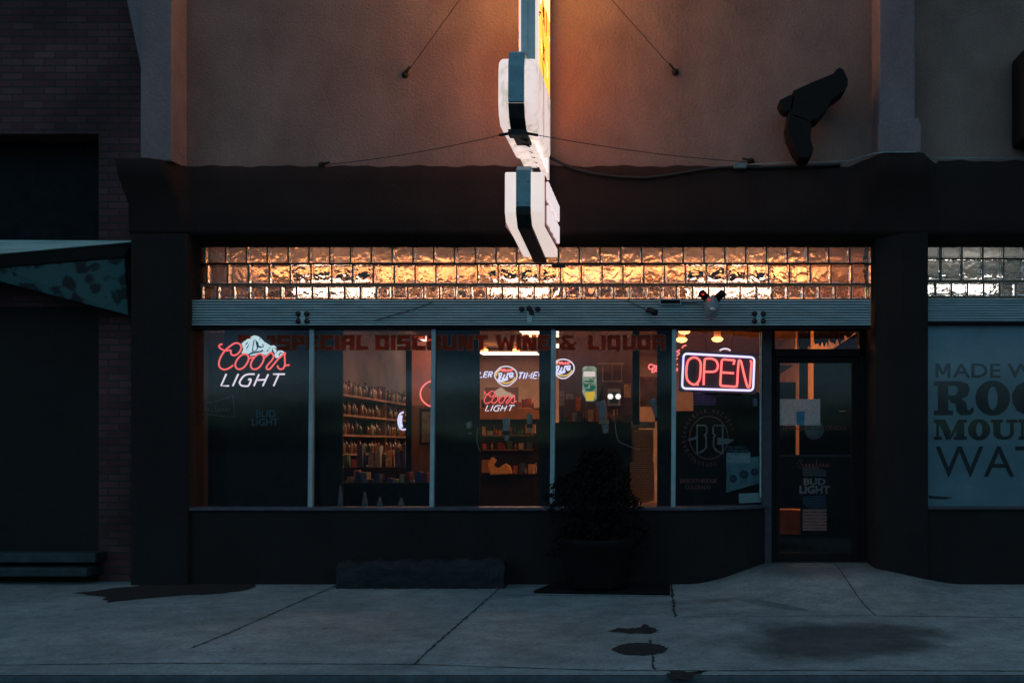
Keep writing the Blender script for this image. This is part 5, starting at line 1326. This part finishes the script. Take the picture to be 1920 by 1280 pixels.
# blue oval "Lite" neon with MILLER TIME
def lite(cx, cy, s, Y, r, t, words=True):
    def E(a0, a1, rx, ry, n=18): return [(cx+rx*s*math.cos(R(a0+(a1-a0)*k/n)), cy-ry*s*math.sin(R(a0+(a1-a0)*k/n))) for k in range(n+1)]
    mb = MB(); neon(mb, E(130, -50, 21, 17), Y, r, smooth=False); neon(mb, E(120, 235, 21, 15), Y, r, smooth=False); neon(mb, E(218, 318, 18, 19.5), Y, r, smooth=False)
    mb.build('oval_tube', M['neonwhite'], t)
    mb = MB(); neon(mb, E(235, 345, 17.5, 14.5), Y, r, smooth=False); neon(mb, E(115, 185, 18, 13), Y, r, smooth=False); mb.build('yellow_arc', M['neonyellow'], t)
    mb = MB()
    for P in ([(-16, 11), (-12, 3), (-13, -3), (-8, -3), (-12, 10), (-2, 7)], [(-6, 7), (-2, -2)], [(0, 6), (4, -3)], [(2, -3), (7, -4)], [(-8, 5), (-3, 7), (4, 4)], [(7, 2), (12, -1), (13, -4), (9, -4), (7, 0), (9, 4), (14, 1)], [(-16, 12), (-4, 10), (4, 7)]):
        neon(mb, [(cx+x*s, cy+y*s) for x, y in P], Y, r*1.15)
    mb.build('blue_script', M['neonblue'], t)
    mb = MB()
    for P in ([(-11, -9), (-8, -12), (-6, -7)], [(-6, -7), (-3, -12), (-1, -7)], [(0, -7), (1, -11)], [(3, -7), (5, -12)], [(6, -8), (10, -11), (8, -8), (14, -12)]):
        neon(mb, [(cx+x*s, cy+y*s) for x, y in P], Y, r*1.1)
    mb.build('red_script', M['neonredhot'], t)
t = thing('neon_sign', W(948, 724, 3.5), 'blue and white oval neon between slanted blue white words in the third window', 'neon sign', NG)
lite(948.5, 703.5, 1.0, 3.5, .009, t)
mb = MB()
LT = {'L': (7, [[(0, 0), (0, 10), (6, 10)]]), 'E': (7, [[(6, 0), (0, 0), (0, 10), (6, 10)], [(0, 5), (5, 5)]]), 'R': (8, [[(0, 10), (0, 0), (5, 0), (6, 3), (4, 5), (0, 5)], [(3, 5), (6, 10)]]), 'T': (8, [[(0, 0), (7, 0)], [(3.5, 0), (3.5, 10)]]),
      'I': (2.5, [[(0, 0), (0, 10)]]), 'M': (10, [[(0, 10), (0, 0), (4, 7), (8, 0), (8, 10)]]), '!': (2, [[(0, 0), (0, 7)], [(0, 9.5), (0, 10)]])}
def caps(mb, word, x0, y0, h, Y, r, slant_=.35, dy=0.0):
    x = x0
    for ch in word:
        w, st_ = LT[ch]
        for P in st_: neon(mb, [(x+(u+(10-v)*slant_)*h/10, y0+v*h/10+(x-x0)*dy) for u, v in P], Y, r, smooth=False)
        x += (w+1.6)*h/10
caps(mb, 'MILLER', 873.5, 697, 10, 3.5, .010, .3, .0)
caps(mb, 'TIME!', 970, 698.5, 11.5, 3.5, .010, .3, -.03)
mb.build('capitals_tube', M['neonblue'], t)
t = thing('neon_sign', W(1058, 707, 2.3), 'blue oval neon half hidden behind the third mullion in the fourth window', 'neon sign', NG)
lite(1056, 690, .98, 2.3, .009, t)
t = thing('neon_sign', W(1227, 697, 1.8), 'small red script scribble neon on the right of the fourth window', 'neon sign', NG)
mb = MB(); neon(mb, [(1238, 684), (1232, 687), (1220, 683), (1216, 688), (1220, 692), (1228, 687), (1222, 696), (1226, 697), (1232, 688), (1229, 695), (1236, 694), (1236, 687), (1230, 686)], 1.8, .0095); mb.build('script_tube', M['neonredhot'], t)
t = thing('neon_sign', W(815, 764, 3.0), 'thin red ring neon partly hidden by the second mullion', 'neon sign', NG)
mb = MB(); neon(mb, [(817+29*math.cos(k*.3), 738+25*math.sin(k*.3)) for k in range(22)], 3.0, .011, smooth=False); mb.build('ring_tube', M['neonredhot'], t)
mb = MB(); [mb.tube([W(804+4*math.cos(a_/3)*k, 721+5*math.sin(a_/3)*k, 3.0) for a_ in range(20)], .005, 5) for k in (.5, .8, 1.1)]; mb.build('coil_tube', M['skull'], t)
mb = MB(); neon(mb, [(813, 682), (820, 684), (815, 689), (821, 688)], 2.9, .016); mb.build('top_glyph', M['neonredhot'], t)
t = thing('neon_sign', W(752, 806, 2.0), 'bright white crescent neon right of the bottle shelves', 'neon sign', NG)
mb = MB(); neon(mb, [(757, 772), (750, 776), (747, 785), (747.5, 796), (751, 803), (757, 805), (761, 804)], 2.0, .011); neon(mb, [(752, 778), (751, 790), (753, 801)], 2.0, .020); mb.build('crescent_tube', M['neonblue'], t)
t = thing('neon_sign', W(1275, 700, .55), 'red squiggle neon squeezed between the fourth mullion and the open sign', 'neon sign', NG)
mb = MB()
for P in ([(1287, 647), (1281, 649), (1279, 653)], [(1275, 656), (1268, 659), (1274, 662), (1268, 667), (1273, 664)], [(1271, 671), (1267, 674)], [(1269, 684), (1271, 683)], [(1271, 690), (1268, 693), (1271, 695)]): neon(mb, P, .5, .0085)
mb.build('script_tube', M['neonredhot'], t)
t = thing('small_neon', W(1576, 716, 3.0), 'two tiny bright letter strokes glowing at the upper right of the door glass', 'neon sign', NG)
mb = MB(); neon(mb, [(1574.5, 703), (1574.5, 695), (1578, 702), (1578, 694)], 1.9, .007, smooth=False); neon(mb, [(1577, 709), (1575, 715)], 1.9, .009, smooth=False); mb.build('letter_tube', M['neonblue'], t)
# OPEN sign
t = thing('open_sign', W(1348, 735, .26), 'red neon open sign in a white neon frame, slightly tilted in the fifth window', 'neon sign', NG)
ox, oy, sc, Y = 1260, 640, 10.67, .155
def on(P, **k): neon(mbo, P, Y, .0125, ox, oy, sc, **k)
mbo = MB(); on([(430, 318), (518, 345), (572, 430), (570, 600), (550, 760), (482, 850), (400, 852), (312, 772), (286, 650), (296, 480), (336, 370)], closed=True)
on([(478, 845), (530, 872)])
on([(632, 872), (638, 640), (650, 420), (662, 355), (720, 340), (800, 344), (880, 384), (918, 470), (900, 560), (840, 602), (745, 606), (655, 604)])
on([(1228, 465), (1246, 400), (1240, 376), (1130, 366), (1040, 358), (1000, 380), (990, 450), (980, 620), (968, 840), (990, 884), (1080, 892), (1270, 902), (1302, 860), (1316, 620), (1334, 410), (1352, 378), (1386, 420), (1440, 650), (1502, 880), (1535, 912), (1560, 860), (1575, 640), (1590, 440), (1576, 396), (1555, 388)])
on([(978, 618), (1120, 626), (1242, 636)])
mbo.build('letter_tube', M['neonredhot'], t)
def rr(P, rad, n=5):
    out = []; m = len(P)
    for i in range(m):
        a_, b_, c_ = Vector(P[i-1]), Vector(P[i]), Vector(P[(i+1) % m])
        u = (a_-b_).normalized()*rad; v_ = (c_-b_).normalized()*rad
        for k in range(n+1):
            s_ = k/n; out.append(tuple((b_+u)*(1-s_)**2+b_*2*s_*(1-s_)+(b_+v_)*s_*s_))
    return out
mbo = MB(); on(rr([(232, 240), (1650, 318), (1622, 982), (200, 938)], 85), smooth=False, closed=True); mbo.build('frame_tube', neonmat('white frame neon', (.86, .78, 1.0), (.16, .16, .75), 1.15), t)
mb = MB(); mb.pprism([(ox+x/sc, oy+y/sc) for x, y in rr([(165, 175), (1710, 250), (1685, 1050), (130, 1000)], 60)], Y+.035, .03); mb.build('back_panel', pbr('black acrylic', (.07, .05, .055), .45), t)
mb = MB(); neon(mb, [(955, 178), (1010, 152), (1070, 145), (1130, 158), (1168, 186)], Y+.03, .009, ox, oy, sc); mb.build('top_loop', M['neonwhite'], t)
mb = MB(); mb.tube([W(1325, 660, .2), W(1322, 615, .25)], .0025, 5); mb.tube([W(1371, 655, .2), W(1377, 612, .25)], .0025, 5); mb.build('hanging_chain', M['steel'], t)

# ------------------------------------------------------------------ things on the pavement
def timber():
    Y0, Y1 = -.30, -.03; mb = MB(); n = 40; seg = 10; xa, xb = WX(630, -.3), WX(945, -.3); rings = []
    for i in range(n+1):
        x = xa+(xb-xa)*i/n; h = .235+.035*i/n+.012*math.sin(i*.9)+.01*math.sin(i*2.3); ring_ = []
        for k, (u, v) in enumerate(((0, 0), (0, .35), (.03, .8), (.15, 1), (.5, 1.03), (.85, 1), (1, .8), (1, 0))):
            ring_.append((x+.01*math.sin(k*3+i), Y0+(Y1-Y0)*u+.008*math.sin(i*1.1+k*2), h*v+.006*math.sin(i*1.7+k)+(0 if v else -.004*0)))
        rings.append(ring_)
    m = 8; mb.v = [p for r_ in rings for p in r_]
    for i in range(n):
        for k in range(m): mb.f.append((i*m+k, i*m+(k+1) % m, (i+1)*m+(k+1) % m, (i+1)*m+k)); mb.sm.append(False)
    mb.f += [tuple(range(m)), tuple(n*m+k for k in range(m))]; mb.sm += [False, False]
    return mb
tag(timber().build('timber_beam', M['wood']), 'long weathered timber beam lying at the foot of the shop wall', 'beam')
sl_ = MB(); xa, xb = WX(1003, -.5), WX(1250, -.5)
v = [(G(1000, 1112).x, G(1000, 1112).y), (G(1256, 1116).x, G(1256, 1116).y), (G(1256, 1098).x, G(1256, 1098).y), (G(1040, 1096).x, G(1040, 1096).y)]
sl_.prism(v, 'z', .004, .03); tag(sl_.build('base_slab', M['plinth'], bevel=.008), 'low black slab on the pavement under the dark planter', 'slab')
pl = thing('dark_planter', W(1105, 1108, -.4), 'black tub with a dark leafy shrub standing against the third and fourth windows', 'planter')
cx = WX(1120, -.42)
mb = MB(); mb.lathe([(.0, .0), (.26, .0), (.30, .05), (.34, .40), (.36, .42), (.36, .47), (.31, .47), (.30, .43), (0, .43)], (cx, -.40, .03), 24); mb.build('tub', M['plinth'], pl)
mb = MB()
for k in range(16):
    a_ = random.uniform(0, 6.28); r_ = random.uniform(.1, .45); h = random.uniform(.5, 1.05)
    p0 = Vector((cx+.08*math.cos(a_), -.38+.05*math.sin(a_), .45)); p2 = Vector((cx+r_*math.cos(a_), -.38+r_*.5*math.sin(a_), .45+h*.75)); p1 = (p0+p2)/2+Vector((0, 0, .12))
    mb.tube([p0, p1, p2], .01, 5, .003)
mb.build('stem', M['leaf'], pl)
lf = MB()
for k in range(5200):
    u = random.random(); th = random.uniform(0, 6.28); rad = random.random()**.45
    z = .34+u*.95
    wd = .44*(1-.55*max(0, u-.55)/.45)*(1+.2*math.sin(th*3+u*7))
    if u > .8: wd *= .75
    c = Vector((cx-.02+rad*wd*math.cos(th), -.36+rad*wd*.55*math.sin(th), z+.05*math.sin(th*2)))
    if c.y > -.05: c.y = -.05-random.random()*.1
    n_ = Vector((random.gauss(0, 1), random.gauss(0, 1)-.4, random.gauss(0, 1)+.5)).normalized(); a1 = n_.orthogonal().normalized(); a2 = n_.cross(a1)
    s_ = random.uniform(.018, .036)
    lf.add([c-a1*s_, c-a2*s_*.4, c+a1*s_, c+a2*s_*.4], [(0, 1, 2, 3)])
lf.build('foliage', M['leaf'], pl)

# ------------------------------------------------------------------ light
w = bpy.data.worlds.new('World'); S.world = w; w.use_nodes = True; nt = w.node_tree
bg = nt.nodes['Background']; sky = nt.nodes.new('ShaderNodeTexSky'); sky.sky_type = 'NISHITA'; sky.sun_disc = False
SE, SRZ = 12.0, 20.0
sky.sun_elevation = R(SE); sky.sun_rotation = R(SRZ); sky.ozone_density = 3.0; sky.dust_density = .0; sky.air_density = 1.0
tint = N(nt, 'ShaderNodeMix', data_type='RGBA', blend_type='MULTIPLY'); tint.inputs[0].default_value = 1; tint.inputs[7].default_value = (1.48, 1.52, 1.19, 1)
wtc = N(nt, 'ShaderNodeTexCoord'); wmp = N(nt, 'ShaderNodeMapping'); wmp.inputs['Scale'].default_value = (2.2, 2.2, 9); cn = N(nt, 'ShaderNodeTexNoise', Scale=2.4, Detail=7.0, Roughness=.6, Distortion=.6)
L(nt, wtc.outputs['Generated'], wmp.inputs[0]); L(nt, wmp.outputs[0], cn.inputs['Vector'])
cr_ = N(nt, 'ShaderNodeMapRange'); cr_.inputs['From Min'].default_value = .35; cr_.inputs['From Max'].default_value = .65; cr_.inputs['To Min'].default_value = .25; cr_.inputs['To Max'].default_value = 1.8
L(nt, cn.outputs['Fac'], cr_.inputs['Value']); clo = N(nt, 'ShaderNodeMix', data_type='RGBA', blend_type='MULTIPLY'); clo.inputs[0].default_value = 1
L(nt, sky.outputs[0], tint.inputs[6]); L(nt, tint.outputs[2], clo.inputs[6]); L(nt, cr_.outputs[0], clo.inputs[7]); sp = N(nt, 'ShaderNodeSeparateXYZ'); L(nt, wtc.outputs['Generated'], sp.inputs[0])
hr = N(nt, 'ShaderNodeValToRGB'); L(nt, sp.outputs['Z'], hr.inputs['Fac'])  # sky colour made darker near the horizon, dimming the window reflections
hr.color_ramp.elements[0].position = .0; hr.color_ramp.elements[0].color = (.05, .09, .13, 1); hr.color_ramp.elements[1].position = .42; hr.color_ramp.elements[1].color = (1, 1, 1, 1)
for ps_, c_ in ((.035, (.04, .055, .10, 1)), (.065, (.19, .23, .38, 1)), (.12, (.06, .09, .17, 1)), (.2, (.4, .45, .5, 1))):
    e_ = hr.color_ramp.elements.new(ps_); e_.color = c_
hz = N(nt, 'ShaderNodeMix', data_type='RGBA', blend_type='MULTIPLY'); hz.inputs[0].default_value = 1
L(nt, clo.outputs[2], hz.inputs[6]); L(nt, hr.outputs[0], hz.inputs[7]); L(nt, hz.outputs[2], bg.inputs['Color'])
bg.inputs['Strength'].default_value = .15
sun = bpy.data.lights.new('sun', 'SUN'); sun.energy = .02; sun.angle = R(12); sun.color = (1, .85, .75)
so = bpy.data.objects.new('sun', sun); COL.objects.link(so)
az = R(SRZ); d = Vector((math.sin(az)*math.cos(R(SE)), math.cos(az)*math.cos(R(SE)), math.sin(R(SE))))
so.rotation_euler = (-d).to_track_quat('-Z', 'Y').to_euler(); so.location = (0, -5, 8)

cam = bpy.data.cameras.new('camera'); co = bpy.data.objects.new('camera', cam); COL.objects.link(co)
co.location = (0, CAMY, CAMZ); co.rotation_euler = (R(90), 0, 0)
cam.sensor_width = 36; cam.lens = F/1920*36; cam.shift_x = -(VX-960)/1920; cam.shift_y = (VY-640)/1920
cam.clip_end = 1000; cam.clip_start = .05; S.camera = co
S.view_settings.view_transform = 'Standard'; S.view_settings.look = 'None'; S.view_settings.exposure = 0; S.view_settings.gamma = 1
S.render.engine = 'CYCLES'; cy = S.cycles
cy.use_denoising = True; cy.max_bounces = 10; cy.diffuse_bounces = 4; cy.glossy_bounces = 4; cy.transmission_bounces = 8; cy.transparent_max_bounces = 16
cy.sample_clamp_indirect = 3.0; cy.sample_clamp_direct = 2.0; cy.caustics_reflective = False; cy.caustics_refractive = False
